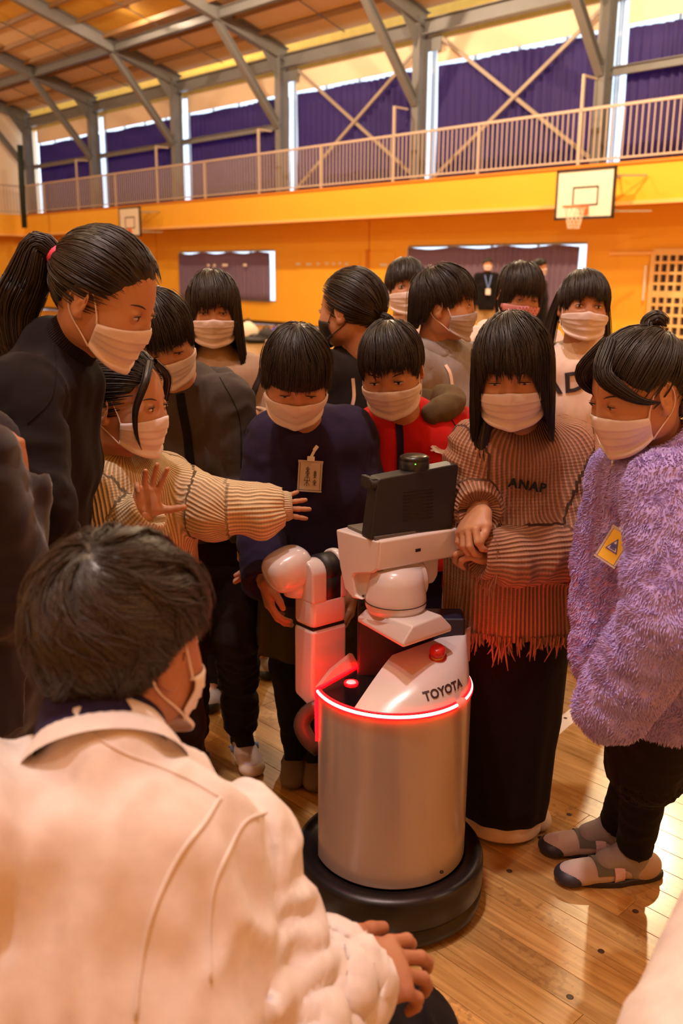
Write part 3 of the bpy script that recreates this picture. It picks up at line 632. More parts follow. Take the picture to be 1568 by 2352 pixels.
    MB().lathe([(0, .001), (.0012, .001), (.0013, 0)], dcn+np.array([.0, -.0325, .020]), 8, (np.array([1., 0, 0]), UP, np.array([0, -1., 0]))).build('green_led', mat('green_led', (.1, .9, .1), .4, emit=((.1, 1, .05), 6)), R)
    # arm
    zg = .62; N_, L_, R_ = G(722, 1451, zg), G(677, 1432, zg), G(801, 1428, zg); a = nrm(L_-N_); b = nrm(R_-N_); la = np.linalg.norm(L_-N_); lb = np.linalg.norm(R_-N_)
    bot = P(727, 1636, N_[1])[2]; topz = P(700, 1296, N_[1])[2]
    def slab(z0_, z1_, s0, s1, nm, inset=0, m=M_ROBOT, bv=.012):
        p = [N_+b*(lb*s0+inset)+a*inset, N_+b*(lb*s1-inset)+a*inset, N_+b*(lb*s1-inset)+a*(la-inset), N_+b*(lb*s0+inset)+a*(la-inset)]
        V = [np.array([q[0], q[1], z0_]) for q in p]; return MB().prism(V, UP*(z1_-z0_)).build(nm, m, R, bv=bv)
    # lower arm with slanted lower end
    p = [N_, N_+b*lb, N_+b*lb+a*la, N_+a*la]; zl = [bot, bot+.035, bot+.06, bot+.022]
    V = [np.array([q[0], q[1], z]) for q, z in zip(p, zl)]+[np.array([q[0], q[1], zg-.0015]) for q in p]
    e = MB(); e.add(V, [(3, 2, 1, 0), (4, 5, 6, 7), (0, 1, 5, 4), (1, 2, 6, 5), (2, 3, 7, 6), (3, 0, 4, 7)]); e.build('forearm', M_ROBOT, R, bv=.009)
    slab(zg-.004, zg+.004, 0, 1, 'arm_seam', .004, M_BLACK, .002)
    zm = P(755, 1366, (N_+b*lb*.7)[1])[2]
    slab(zg+.0015, zm, 0, 1, 'upper_arm', 0)
    def prong(s0, s1, zt2, nm):
        V = []; rr2 = la*.5; cz = zt2-rr2*.9; o0 = N_+b*(lb*s0)
        prof = [(0, zm-.01), (0, cz)]+[(rr2-rr2*math.cos(t), cz+rr2*.9*math.sin(t)) for t in np.linspace(.25, math.pi-.25, 9)]+[(la, cz), (la, zm-.01)]
        q = [np.array([(o0+a*u)[0], (o0+a*u)[1], z]) for u, z in prof]; MB().prism(q, b*lb*(s1-s0)).build(nm, M_ROBOT, R, bv=.005)
    prong(0, .42, topz, 'elbow_fork'); prong(.80, 1.0, topz+.012, 'elbow_fork')
    e = MB(); rr2 = la*.52; cc = N_*np.array([1, 1, 0])+a*la*.5+b*lb*.40+UP*(topz-rr2*.95+.004); e.lathe([(0, 0), (rr2, 0), (rr2, lb*.42), (0, lb*.42)], cc, 28, (a, UP, b)); e.box(cc+b*lb*.21-UP*.035, (la*.96, lb*.4, .08), (a, b, UP)); e.build('elbow_drum', M_BLACK, R, True)
    q = P(685, 1376, N_[1]+.0)
    MB().lathe([(0, .0), (.002, .0)], onplane(684, 1377, N_-b*.001, b)-b*.001, 8, (a, UP, -b)).build('screw_hole', M_BLACK, R)
    # wrist bulb
    bc = P(663, 1308, 2.0); V = []; F = []; n1, n2 = 18, 28; rot = Matrix.Rotation(.5, 3, 'Z') @ Matrix.Rotation(-.35, 3, 'Y')
    for j in range(n1+1):
        ph = -math.pi/2+math.pi*j/n1
        for i in range(n2):
            t = 2*math.pi*i/n2; cx, sx = math.cos(t), math.sin(t); cp, spn = math.cos(ph), math.sin(ph); sg = lambda v: math.copysign(abs(v)**.72, v)
            v = rot @ Vector((.056*sg(cp)*sg(cx), .05*sg(cp)*sg(sx), .046*sg(spn))); V.append(bc+np.array(v))
    for j in range(n1):
        for i in range(n2): F.append((j*n2+i, j*n2+(i+1) % n2, (j+1)*n2+(i+1) % n2, (j+1)*n2+i))
    e = MB(); e.add(V, F); e.build('wrist_pod', M_ROBOT, R, True)
    e = MB(); e.lathe([(0, -.03), (.03, -.03), (.036, -.01), (.036, .012), (0, .02)], bc+np.array([.02, .01, -.034]), 28); e.build('wrist_cap', M_ROBOT, R, True)
    # gripper finger hanging below the arm
    gp = [P(738, 1625, 1.93), P(712, 1640, 1.93), P(700, 1668, 1.92), P(716, 1700, 1.91), P(742, 1722, 1.91)]
    MB().tube(spline(gp, 14), [.010, .013, .015, .015, .014, .014, .013, .012, .011, .010, .009, .008][:len(spline(gp, 14))] if False else .013, 10, True, 1.5).build('gripper_finger', mat('gripper', (.05, .035, .02), .45), R, True)
robot_build()
def textmesh(s, size, ext=.0008, bold=0.0, spacing=1.0, shear=0):
    cu = bpy.data.curves.new('txt', 'FONT'); cu.body = s; cu.size = size; cu.extrude = ext; cu.offset = bold; cu.space_character = spacing; cu.align_x = 'CENTER'; cu.align_y = 'CENTER'; cu.shear = shear; cu.resolution_u = 3
    o = bpy.data.objects.new('txt', cu); C.objects.link(o); bpy.context.view_layer.update()
    me = bpy.data.meshes.new_from_object(o.evaluated_get(bpy.context.evaluated_depsgraph_get())); bpy.data.objects.remove(o)
    V = np.array([v.co[:] for v in me.vertices]); F = [tuple(p.vertices) for p in me.polygons]; return V, F
def decal(name, V, F, o, xd, yd, nd, target, m, parent, lift=.0012, thick=.0008):
    """lay flat lettering (V in its own plane) onto a surface: each vertex is moved along nd onto the target"""
    xd = nrm(xd); yd = nrm(yd); nd = nrm(nd); W_ = [np.asarray(o)+xd*v[0]+yd*v[1] for v in V]
    pass
    tv = [v.co.copy() for v in target.data.vertices]; bt = BVHTree.FromPolygons(tv, [tuple(p.vertices) for p in target.data.polygons])
    out = []; last = None
    for k, p in enumerate(W_):
        h = bt.ray_cast(Vector(p+nd*.3), Vector(-nd), 1.0)
        s = (np.array(h[0]) if h[0] is not None else p); out.append(s+nd*(lift+(thick if V[k][2] > 0 else 0)))
    ob = link(name, mkmesh(name, out, F), m, parent); return ob
bpy.context.view_layer.update()
V, F = textmesh('TOYOTA', .0245, .0006, .0007, 1.02)
hood = [o for o in bpy.data.objects if o.name == 'rear_hood'][0]
p0 = P(1030, 1583, 1.76); decal('maker_lettering', V, F, p0, nrm([.88, .40, .10]), UP, nrm([.35, -.9, .25]), hood, mat('letter_dark', (.05, .02, .02), .5), robot)
# ---------------------------------------------------------------- signed distance modelling for bodies and clothes
def _sd(pr, p):
    k = pr[0]
    if k == 'rc':
        a, b, ra, rb = pr[1:5]; ba = b-a; l2 = np.dot(ba, ba)+1e-9; q = p-a; t = np.clip((q@ba)/l2, 0, 1).astype(np.float32)
        return np.sqrt(((q-t[..., None]*ba)**2).sum(-1))-(ra+(rb-ra)*t)
    if k == 'el':
        c, A, r = pr[1:4]; q = (p-c)@A; k0 = np.sqrt(((q/r)**2).sum(-1)); k1 = np.sqrt(((q/(r*r))**2).sum(-1))+1e-6; return k0*(k0-1)/k1
    if k == 'sec':
        a, b, X, r0, r1 = pr[1:6]; d = b-a; l = np.linalg.norm(d)+1e-9; d = d/l; Y = np.cross(d, X); Y = Y/np.linalg.norm(Y); X = np.cross(Y, d); q = p-a; h = q@d; t = np.clip(h/l, 0, 1)
        x = q@X; y = q@Y; w_ = h-t*l; rx = r0[0]+(r1[0]-r0[0])*t; ry = r0[1]+(r1[1]-r0[1])*t; m = np.minimum(rx, ry)
        return (np.sqrt((x/rx)**2+(y/ry)**2+(w_/(m*.7))**2)-1)*m
    if k == 'pl':
        return (p-pr[1])@pr[2]
def _bb(pr):
    if pr[0] == 'rc': r = max(pr[3], pr[4]); return np.minimum(pr[1], pr[2])-r, np.maximum(pr[1], pr[2])+r
    if pr[0] == 'el': r = (np.abs(pr[2])@np.asarray(pr[3])); return pr[1]-r, pr[1]+r
    if pr[0] == 'sec': r = max(max(pr[4]), max(pr[5])); return np.minimum(pr[1], pr[2])-r, np.maximum(pr[1], pr[2])+r
I3 = np.eye(3, dtype=np.float32)
def A3(*v): return np.array(v, np.float32)
def rc(a, b, ra, rb, k=.02, op='+'): return ('rc', A3(*a), A3(*b), ra, rb), k, op
def el(c, r, k=.02, op='+', A=I3): return ('el', A3(*c), np.asarray(A, np.float32), A3(*r)), k, op
def sec(a, b, X, r0, r1, k=.03, op='+'): return ('sec', A3(*a), A3(*b), A3(*X), r0, r1), k, op
def pl(p, n, k=.01): return ('pl', A3(*p), A3(*n)), k, '^'
def sdfmesh(items, res):
    bs = [_bb(i[0]) for i in items if i[2] == '+']; lo = np.min([b[0] for b in bs], 0)-res*2.5; hi = np.max([b[1] for b in bs], 0)+res*2.5
    n = np.ceil((hi-lo)/res).astype(int)+1; ax = [(lo[i]+res*np.arange(n[i])).astype(np.float32) for i in range(3)]
    G_ = np.full(tuple(n), .06, np.float32)
    for pr, k, op in items:
        if pr[0] == 'pl': sl = [slice(0, n[i]) for i in range(3)]
        else:
            b0, b1 = _bb(pr); m = max(k, res)*1.0+res*2
            sl = [slice(int(max(0, math.floor((b0[i]-m-lo[i])/res))), int(min(n[i], math.ceil((b1[i]+m-lo[i])/res)+1))) for i in range(3)]
            if any(s.stop <= s.start for s in sl): continue
        p = np.stack(np.meshgrid(ax[0][sl[0]], ax[1][sl[1]], ax[2][sl[2]], indexing='ij'), -1)
        d = _sd(pr, p).astype(np.float32); g = G_[tuple(sl)]
        if op == '+': h = np.clip(.5+.5*(g-d)/k, 0, 1); r = g*(1-h)+d*h-k*h*(1-h)
        elif op == '-': d = -d; h = np.clip(.5+.5*(d-g)/k, 0, 1); r = g*(1-h)+d*h+k*h*(1-h)
        else: h = np.clip(.5+.5*(d-g)/k, 0, 1); r = g*(1-h)+d*h+k*h*(1-h)
        G_[tuple(sl)] = r
    return nets(G_, lo, res)
def nets(G_, lo, res):
    s = G_ < 0; c = [s[i:s.shape[0]-1+i, j:s.shape[1]-1+j, k:s.shape[2]-1+k] for i in (0, 1) for j in (0, 1) for k in (0, 1)]
    sm = np.zeros(c[0].shape, np.int8)
    for q in c: sm += q
    act = (sm > 0) & (sm < 8); idx = np.full(act.shape, -1, np.int64); ii = np.argwhere(act); idx[act] = np.arange(len(ii))
    acc = np.zeros((len(ii), 3), np.float32); cnt = np.zeros(len(ii), np.float32)
    co = [(i, j, k) for i in (0, 1) for j in (0, 1) for k in (0, 1)]
    val = {q: G_[ii[:, 0]+q[0], ii[:, 1]+q[1], ii[:, 2]+q[2]] for q in co}
    for a in co:
        for ax_ in range(3):
            if a[ax_] == 0:
                b = list(a); b[ax_] = 1; b = tuple(b); va, vb = val[a], val[b]; m = (va < 0) != (vb < 0); t = np.where(m, va/(va-vb+1e-12), 0)
                for q in range(3): acc[:, q] += np.where(m, a[q]+(t if q == ax_ else 0), 0)
                cnt += m
    V = lo+(ii+acc/np.maximum(cnt, 1)[:, None])*res; Fs = []
    for ax_ in range(3):
        u, v = (ax_+1) % 3, (ax_+2) % 3; sh = list(s.shape); sh[ax_] -= 1
        s0 = np.take(s, range(0, s.shape[ax_]-1), ax_); s1 = np.take(s, range(1, s.shape[ax_]), ax_); e = np.argwhere(s0 != s1)
        e = e[(e[:, u] > 0) & (e[:, v] > 0) & (e[:, u] < s.shape[u]-1) & (e[:, v] < s.shape[v]-1)]
        if not len(e): continue
        ins = s[e[:, 0], e[:, 1], e[:, 2]]
        def g(du, dv): q = e.copy(); q[:, u] -= du; q[:, v] -= dv; return idx[q[:, 0], q[:, 1], q[:, 2]]
        quad = np.stack([g(1, 1), g(0, 1), g(0, 0), g(1, 0)], 1); quad[~ins] = quad[~ins][:, ::-1]; Fs.append(quad)
    F = np.vstack(Fs); F = F[(F >= 0).all(1)]
    return V.astype(np.float32), F
def relax(V, F, it=1, lam=.5):
    for _ in range(it):
        A = np.zeros_like(V); c = np.zeros(len(V), np.float32)
        for a, b in ((0, 1), (1, 2), (2, 3), (3, 0)):
            for p, q in ((a, b), (b, a)):
                for k in range(3): A[:, k] += np.bincount(F[:, p], V[F[:, q], k], len(V))
                c += np.bincount(F[:, p], minlength=len(V))
        V = V*(1-lam)+lam*A/np.maximum(c, 1)[:, None]
    return V.astype(np.float32)
def vnormals(V, F):
    n = np.cross(V[F[:, 2]]-V[F[:, 0]], V[F[:, 3]]-V[F[:, 1]]); N = np.zeros_like(V)
    for j in range(4):
        for k in range(3): N[:, k] += np.bincount(F[:, j], n[:, k], len(V))
    return N/(np.linalg.norm(N, axis=1)[:, None]+1e-9)
def fabcoords(V, bones):
    best = np.full(len(V), 9., np.float32); out = np.zeros((len(V), 3), np.float32)
    for n, (a, b, X, r) in enumerate(bones):
        a, b, X = A3(*a), A3(*b), A3(*X); d = b-a; l = np.linalg.norm(d); d /= l; Y = np.cross(d, X); Y /= np.linalg.norm(Y); X = np.cross(Y, d); q = V-a; h = q@d; t = np.clip(h, 0, l)
        ds = np.linalg.norm(q-t[:, None]*d, axis=1)-r; m = ds < best; an = np.arctan2(q@Y, q@X)
        out[m] = np.stack([an*r, h, np.full(len(V), n)], 1)[m]; best[m] = ds[m]
    return out
def meshobj(name, V, F, m, parent, fab=None):
    me = mkmesh(name, V, F, True)
    if fab is not None: at = me.attributes.new('fab', 'FLOAT_VECTOR', 'POINT'); at.data.foreach_set('vector', fab.astype(np.float32).ravel())
    return link(name, me, m, parent)
# ---- head template (child size; x = person's right, y = forward, z = up)
EYE = (.031, .0)
def head_items(ears=True):
    it = [el((0, -.012, .015), (.074, .092, .092)), el((0, .022, -.031), (.059, .062, .070), .03), el((0, .046, -.077), (.029, .030, .027), .035),
          el((.034, .048, -.042), (.030, .030, .032), .03), el((-.034, .048, -.042), (.030, .030, .032), .03),
          el((.050, .0, -.062), (.016, .03, .026), .03), el((-.050, .0, -.062), (.016, .03, .026), .03),
          rc((0, .078, -.002), (0, .090, -.034), .006, .009, .014), el((.009, .084, -.038), (.007, .009, .006), .008), el((-.009, .084, -.038), (.007, .009, .006), .008),
          el((0, .082, -.062), (.022, .008, .0055), .008), el((0, .080, -.071), (.018, .008, .006), .008),
          el((.031, .083, -.001), (.017, .010, .010), .012, '-'), el((-.031, .083, -.001), (.017, .010, .010), .012, '-'),
          el((.031, .069, -.002), (.0145, .0125, .0125), .004), el((-.031, .069, -.002), (.0145, .0125, .0125), .004),
          rc((0, -.02, -.05), (0, -.03, -.13), .045, .046, .02)]
    if ears:
        for s in (1, -1):
            A = np.array(Matrix.Rotation(s*-.35, 3, 'Z') @ Matrix.Rotation(-.15, 3, 'X'))
            it += [el((s*.077, -.008, -.014), (.0055, .0165, .029), .005, '+', A), el((s*.0835, -.004, -.010), (.005, .0105, .020), .003, '-', A), el((s*.079, -.006, -.016), (.0035, .005, .009), .003, '+', A), el((s*.077, -.003, -.037), (.005, .009, .009), .005)]
    return it
HV, HF = sdfmesh(head_items(), .0032); HV = relax(HV, HF, 1, .4)
_hit = head_items(False)[:-1]
def head_sd(p):
    g = None
    for pr, k, op in _hit:
        d = _sd(pr, p)
        if g is None: g = d; continue
        if op == '+': h = np.clip(.5+.5*(g-d)/k, 0, 1); g = g*(1-h)+d*h-k*h*(1-h)
        else: d = -d; h = np.clip(.5+.5*(d-g)/k, 0, 1); g = g*(1-h)+d*h+k*h*(1-h)
    return g
def head_front(x, z):
    ys = np.linspace(.03, .13, 101, dtype=np.float32); p = np.stack([np.full(101, x, np.float32), ys, np.full(101, z, np.float32)], 1); i = np.nonzero(head_sd(p) < 0)[0]; return float(ys[i[-1]]) if len(i) else .05
def mask_template(nu=41, nv=27, pleat=True):
    ph = np.radians(np.linspace(-66, 66, nu)); V = np.zeros((nv, nu, 3)); rho = np.zeros((nv, nu)); Z = np.zeros((nv, nu)); ts = np.linspace(.02, .13, 56, dtype=np.float32)
    for j in range(nv):
        v = j/(nv-1)
        for i in range(nu):
            e = abs(ph[i])/math.radians(66); z0 = -.021-.014*e**1.5+(.004*math.exp(-(e/.12)**2)); z1 = -.112+.034*e**1.8; z = z0+(z1-z0)*v; Z[j, i] = z
            zz = max(z, -.100); p = np.stack([np.full(56, 0)+ts*math.sin(ph[i]), ts*math.cos(ph[i]), np.full(56, zz)], 1).astype(np.float32); q = np.nonzero(head_sd(p) < 0)[0]
            rho[j, i] = ts[q[-1]] if len(q) else .03
    R = rho.copy()
    for _ in range(2):
        Q = R.copy()
        for dj in (-2, -1, 1, 2):
            Q = np.maximum(Q, np.roll(R, dj, 0) if True else Q)-0
        for di in (-2, -1, 1, 2): Q = np.maximum(Q, np.roll(R, di, 1)-.0004*abs(di))
        Q[0] = np.maximum(rho[0], Q[0]-.004); R = Q
    for _ in range(4):
        Pd = np.pad(R, 1, mode='edge'); R = (Pd[:-2, 1:-1]+Pd[2:, 1:-1]+Pd[1:-1, :-2]+Pd[1:-1, 2:]+4*R)/8
    R = np.maximum(R, rho+.0005)+.0025
    for j in range(nv):
        v = j/(nv-1)
        for i in range(nu):
            e = abs(ph[i])/math.radians(66); r = R[j, i]
            if pleat:
                for q in (.30, .50, .68): d = (v-q)*nv*1.0; r += .0024*(1-e**4)*(max(0, 1-abs(d)/2.2))*(1 if d < 0 else -.6)
                r += .0012*max(0, 1-abs(v-.05)*30)
            r += .0022*math.exp(-(ph[i]/.09)**2)*(1-v*.5)
            if v > .86: r -= (v-.86)*.06*(1-e*.6)
            V[j, i] = (r*math.sin(ph[i]), r*math.cos(ph[i]), Z[j, i])
    W_ = V.reshape(-1, 3); F = np.array([(j*nu+i, (j+1)*nu+i, (j+1)*nu+i+1, j*nu+i+1) for j in range(nv-1) for i in range(nu-1)])
    inner = W_*np.array([.985, .985, 1]); n = len(W_); F2 = F[:, ::-1]+n; rim = []
    b = [i for i in range(nu)]+[j*nu+nu-1 for j in range(1, nv)]+[(nv-1)*nu+i for i in range(nu-2, -1, -1)]+[j*nu for j in range(nv-2, 0, -1)]
    for k in range(len(b)): a, c = b[k], b[(k+1) % len(b)]; rim.append((a, c, c+n, a+n))
    corners = [W_[0], W_[(nv-1)*nu], W_[nu-1], W_[nv*nu-1]]
    return np.vstack([W_, inner]), np.vstack([F, F2, np.array(rim)]), corners
MASKT = mask_template(); MASKC = mask_template(pleat=False)
def hand_mesh(curl=(25, 25, 28, 30), splay=(8, 2, -4, -12), thumb=(35, 20), s=1.0, res=.0032, length=1.0):
    """right hand: wrist at the origin, fingers +y, back of the hand +z, thumb towards -x"""
    it = [sec((0, -.03, 0), (0, .012, 0), (1, 0, 0), (.021, .017), (.024, .015), .01), sec((0, .012, 0), (0, .066, 0), (1, 0, 0), (.026, .013), (.034, .0115), .012), el((-.020, .028, -.006), (.014, .026, .013), .012), el((.022, .03, -.005), (.012, .028, .011), .01)]
    bx = (-.0255, -.0085, .0085, .0245); by = (.068, .072, .069, .062); ln = (.058, .064, .059, .046); rr = (.0078, .008, .0076, .0068)
    for i in range(4):
        p = np.array([bx[i], by[i], 0.]); a = math.radians(-splay[i]); c = 0; segs = (.46*ln[i], .31*ln[i], .25*ln[i]); r = rr[i]
        for k, sg in enumerate(segs):
            c += math.radians(curl[i])*(.7, 1., .8)[k]; d = np.array([math.sin(a)*math.cos(c), math.cos(a)*math.cos(c), -math.sin(c)]); q = p+d*sg*length
            it.append(rc(p, q, r, r*.93, .0035)); p = q; r *= .93
    p = np.array([-.022, .016, -.004]); a = math.radians(thumb[0]); d = np.array([-math.sin(a), math.cos(a)*.9, -.25]); d /= np.linalg.norm(d); q = p+d*.036; it.append(rc(p, q, .012, .0095, .012))
    a = math.radians(thumb[0]-thumb[1]); d2 = np.array([-math.sin(a), math.cos(a), -.2]); d2 /= np.linalg.norm(d2); q2 = q+d2*.020; it.append(rc(q, q2, .0092, .0082, .004)); it.append(rc(q2, q2+nrm(d2+d*-.2)*.018, .0084, .007, .004))
    V, F = sdfmesh(it, res); return relax(V, F, 1, .3)*s, F
_HC = {}
def place_hand(wr, d, back, left=False, s=1.0, res=.0034, **k):
    key = (tuple(sorted(k.items())), res); 
    if key not in _HC: _HC[key] = hand_mesh(res=res, **k)
    V, F = _HC[key]; V = V.copy()*s
    if left: V[:, 0] *= -1; F = F[:, ::-1]
    Y = nrm(d); Z = np.asarray(back, float); Z = nrm(Z-Y*np.dot(Z, Y)); X = np.cross(Y, Z)
    return (V[:, :1]*X+V[:, 1:2]*Y+V[:, 2:]*Z+np.asarray(wr)).astype(np.float32), F
# ---- rig
class Rig: pass
def rotm(yaw, pitch, roll):
    F = np.array([math.sin(yaw), -math.cos(yaw), 0]); R = np.array([-math.cos(yaw), -math.sin(yaw), 0]); U = UP
    F2 = F*math.cos(pitch)-U*math.sin(pitch); U2 = U*math.cos(pitch)+F*math.sin(pitch)
    R3 = R*math.cos(roll)+U2*math.sin(roll); U3 = U2*math.cos(roll)-R*math.sin(roll)
    return np.stack([R3, F2, U3], 1)
def rig(head, yaw, pitch=0, roll=0, byaw=None, s=1.0, hs=None, **o):
    g = Rig(); g.s = s; g.hs = (hs or s)*.935; yr = math.radians; g.yaw = yr(yaw); by = yr(byaw if byaw is not None else yaw); g.M = rotm(g.yaw, yr(pitch), yr(roll)); g.H = np.asarray(head, float)
    g.F = np.array([math.sin(by), -math.cos(by), 0]); g.R = np.array([-math.cos(by), -math.sin(by), 0]); F, R = g.F, g.R
    hf = g.M[:, 1]; hu = g.M[:, 2]
    g.N = np.asarray(o.get('neck', g.H-(hu*.10+UP*.055+F*.02)*s), float)
    g.sh = [np.asarray(o.get('shR', g.N+(R*.135-UP*.045)*s), float), np.asarray(o.get('shL', g.N+(-R*.135-UP*.045)*s), float)]
    g.P = np.asarray(o.get('pelvis', g.N*A3(1, 1, 0)+UP*max(.3, g.N[2]-.45*s)), float)
    g.el = []; g.wr = []; g.hand = []
    for i, (sd, n) in enumerate(((1, 'R'), (-1, 'L'))):
        e = np.asarray(o.get('el'+n, g.sh[i]+(R*sd*.035-UP*.235-F*.02)*s), float); w_ = np.asarray(o.get('wr'+n, e+(-UP*.19+F*.045-R*sd*.01)*s), float)
        g.el.append(e); g.wr.append(w_); d = o.get('hd'+n, w_-e); g.hand.append((nrm(d), nrm(o.get('hb'+n, R*sd+F*.2))))
    hz = g.P[2]; g.hip = [g.P+R*.07*s*sd-UP*.02*s for sd in (1, -1)]
    ft = o.get('feet'); g.an = []; g.kn = []; g.toe = []
    for i, (sd, n) in enumerate(((1, 'R'), (-1, 'L'))):
        a = np.asarray(o['ft'+n], float) if 'ft'+n in o else g.hip[i]*A3(1, 1, 0)+UP*.07*s
        g.an.append(a); g.kn.append(np.asarray(o.get('kn'+n, (g.hip[i]+a)/2+F*.025*s), float)); td = yr(o.get('toe'+n, math.degrees(by)+sd*-8)); g.toe.append(np.array([math.sin(td), -math.cos(td), 0]))
    return g
def hl(g, v): return g.H+(np.asarray(v, float)*g.hs)@g.M.T
def body(name, label, g, skin=None, group=None, res=.012, hsz=1.0, hands=(True, True), hcurl=(None, None), legs=True, ears=True):
    s = g.s; it = [rc(g.N-UP*.05*s, hl(g, (0, -.02, -.07)), .048*s, .043*s, .02), rc(g.sh[0], g.sh[1], .042*s, .042*s, .04), sec(g.N-UP*.07*s, (g.N+g.P)/2, g.R, (.105*s, .055*s), (.105*s, .060*s), .04), sec((g.N+g.P)/2, g.P-UP*.04*s, g.R, (.10*s, .06*s), (.11*s, .065*s), .04)]
    for i in (0, 1): it += [rc(g.sh[i], g.el[i], .038*s, .031*s, .02), rc(g.el[i], g.wr[i]+(g.wr[i]-g.el[i])*.02, .030*s, .021*s, .012)]
    if legs:
        for i in (0, 1): it += [rc(g.hip[i], g.kn[i], .062*s, .045*s, .03), rc(g.kn[i], g.an[i], .043*s, .028*s, .02), rc(g.an[i], g.an[i]+g.toe[i]*.07*s-UP*.035*s, .026*s, .02*s, .02)]
    V, F = sdfmesh(it, res); V = relax(V, F, 2); Vs = [V]; Fs = [F]; n = len(V)
    hv = hl(g, HV).astype(np.float32); Vs.append(hv); Fs.append(HF+n); n += len(hv)
    for i in (0, 1):
        if hands[i]:
            kw = dict(hcurl[i] or {}); a, b = place_hand(g.wr[i], g.hand[i][0], g.hand[i][1], i == 1, s*hsz, **kw); Vs.append(a); Fs.append(b+n); n += len(a)
    V = np.vstack(Vs); F = np.vstack(Fs); o = bpy.data.objects.new(name, mkmesh(name, V-A3(g.P[0], g.P[1], 0), F, True)); o.data.materials.append(skin or M_SKIN); o.location = (g.P[0], g.P[1], 0); C.objects.link(o)
    g.o = o; tag(o, label, 'person', group); return o
def face(g, eyes='open', brows=True, glance=(0, 0)):
    for sx in (1, -1):
        x = EYE[0]*sx; yf = head_front(x, -.002); c = np.array([x, yf-.0035, -.003])
        ua = np.linspace(0, math.pi, 9); ub = np.linspace(0, 2*math.pi, 17)[:-1]; op = .0046 if eyes == 'open' else .0022
        V = [hl(g, c+A3(.0115*math.sin(a)*math.cos(b), .0050*math.cos(a), op*math.sin(a)*math.sin(b)+.0015*math.cos(b)*sx*0)) for a in ua for b in ub]
        F = [(i*16+j, i*16+(j+1) % 16, (i+1)*16+(j+1) % 16, (i+1)*16+j) for i in range(8) for j in range(16)]
        e = link('eye', mkmesh('eye', V, F, True), M_EYEW, g.o)
        ic = c+A3(glance[0]*.003, .0040, glance[1]*.002+(0 if eyes == 'open' else -.0005)); rr = .0046 if eyes == 'open' else .0024
        V = [hl(g, ic+A3(0, .0014, 0))]+[hl(g, ic+A3(.0046*math.cos(b), .0003, rr*math.sin(b))) for b in ub]; F = [(0, 1+j, 1+(j+1) % 16) for j in range(16)]
        link('iris', mkmesh('iris', V, F), M_EYED, e)
        pts = [hl(g, c+A3(t*.0135, .0045-.0035*abs(t)**2, op*math.sqrt(max(0, 1-t*t*.9))+.0004-.0016*t*sx*-1*0)) for t in np.linspace(-1, 1, 9)]
        V, F = tube(pts, [.0004, .0008, .0011, .0012, .0012, .0012, .0012, .001, .0005], 6); link('eyelash', mkmesh('eyelash', V, F), M_LASH, e)
        pts = [hl(g, c+A3(t*.0135, .0040-.003*abs(t)**2, op*math.sqrt(max(0, 1-t*t*.9))+.0042)) for t in np.linspace(-1, 1, 9)]
        V, F = tube(pts, .00045, 5); link('eyelid_crease', mkmesh('eyelid_crease', V, F), mat('crease', (.25, .10, .06), .6), e)
        if brows:
            pts = [hl(g, (x+t*.0145*1.0, head_front(x+t*.0145, .0175-.002*t*t)+.0004, .0185-.003*t*t+.0006*t*sx)) for t in np.linspace(-1, 1, 9)]
            V, F = tube(pts, [.0006, .0013, .0018, .0020, .0020, .0019, .0017, .0012, .0006], 6, True, .8); link('eyebrow', mkmesh('eyebrow', V, F), M_LASH, g.o)
def mask(g, m=None, name='face_mask', loops=True, smooth=False, lm=None):
    T = MASKC if smooth else MASKT; o = meshobj(name, hl(g, T[0]), T[1], m or M_MASK, g.o); o['label'] = {'mask_white': 'white pleated mask', 'mask_grey': 'grey mask', 'mask_black': 'black mask'}.get((m or M_MASK).name, 'patterned mask')
    if loops:
        for k, (a, ex) in enumerate(((T[2][0], -1), (T[2][2], 1))):
            b = T[2][1] if k == 0 else T[2][3]
            pts = [a, a*.5+np.array([ex*.073, .02, -.006])*.5, (ex*.0755, .006, .010), (ex*.0735, -.020, .014), (ex*.071, -.032, -.012), (ex*.071, -.022, -.040), b*.45+np.array([ex*.074, .006, -.058])*.55, b]
            V, F = tube(hl(g, spline(pts, 28)), .0014, 6, True); link('ear_loop', mkmesh('ear_loop', V, F, True), lm or M_LOOP, o)
            for q in (a, b):
                V, F = tube(hl(g, [q, q*np.array([.96, .97, 1])]), .0022, 6); link('loop_seam', mkmesh('loop_seam', V, F, True), lm or M_LOOP, o)
    return o
# ---- hair
STYLES = {
 'boy':   dict(z=[(0, .036), (38, .030), (55, .004), (66, -.018), (78, .014), (105, .004), (125, -.045), (180, -.075)], jit=.014, tight=1),
 'bowl':  dict(z=[(0, .026), (45, .020), (62, -.012), (80, -.028), (105, -.035), (130, -.06), (180, -.09)], jit=.004),
 'fringe': dict(z=[(0, .024), (45, .018), (60, -.02), (75, .0), (105, -.02), (130, -.07), (180, -.095)], jit=.007),
 'bob':   dict(z=[(0, .022), (33, .016), (45, -.05), (58, -.13), (90, -.165), (180, -.165)], jit=.008),
 'longbob': dict(z=[(0, .024), (30, .018), (40, -.03), (54, -.14), (90, -.175), (180, -.175)], jit=.016),
 'long':  dict(z=[(0, .024), (33, .018), (44, -.09), (56, -.24), (90, -.30), (180, -.28)], jit=.02),
 'tails': dict(z=[(0, .022), (36, .018), (52, -.04), (62, .0), (100, -.03), (180, -.09)], jit=.012),
 'short': dict(z=[(0, .05), (40, .04), (60, .02), (72, .018), (100, .010), (122, -.045), (180, -.074)], jit=.008, tight=1),
 'shag': dict(z=[(0, .026), (40, .022), (58, .0), (70, -.004), (100, .006), (118, -.05), (180, -.10)], jit=.016)}
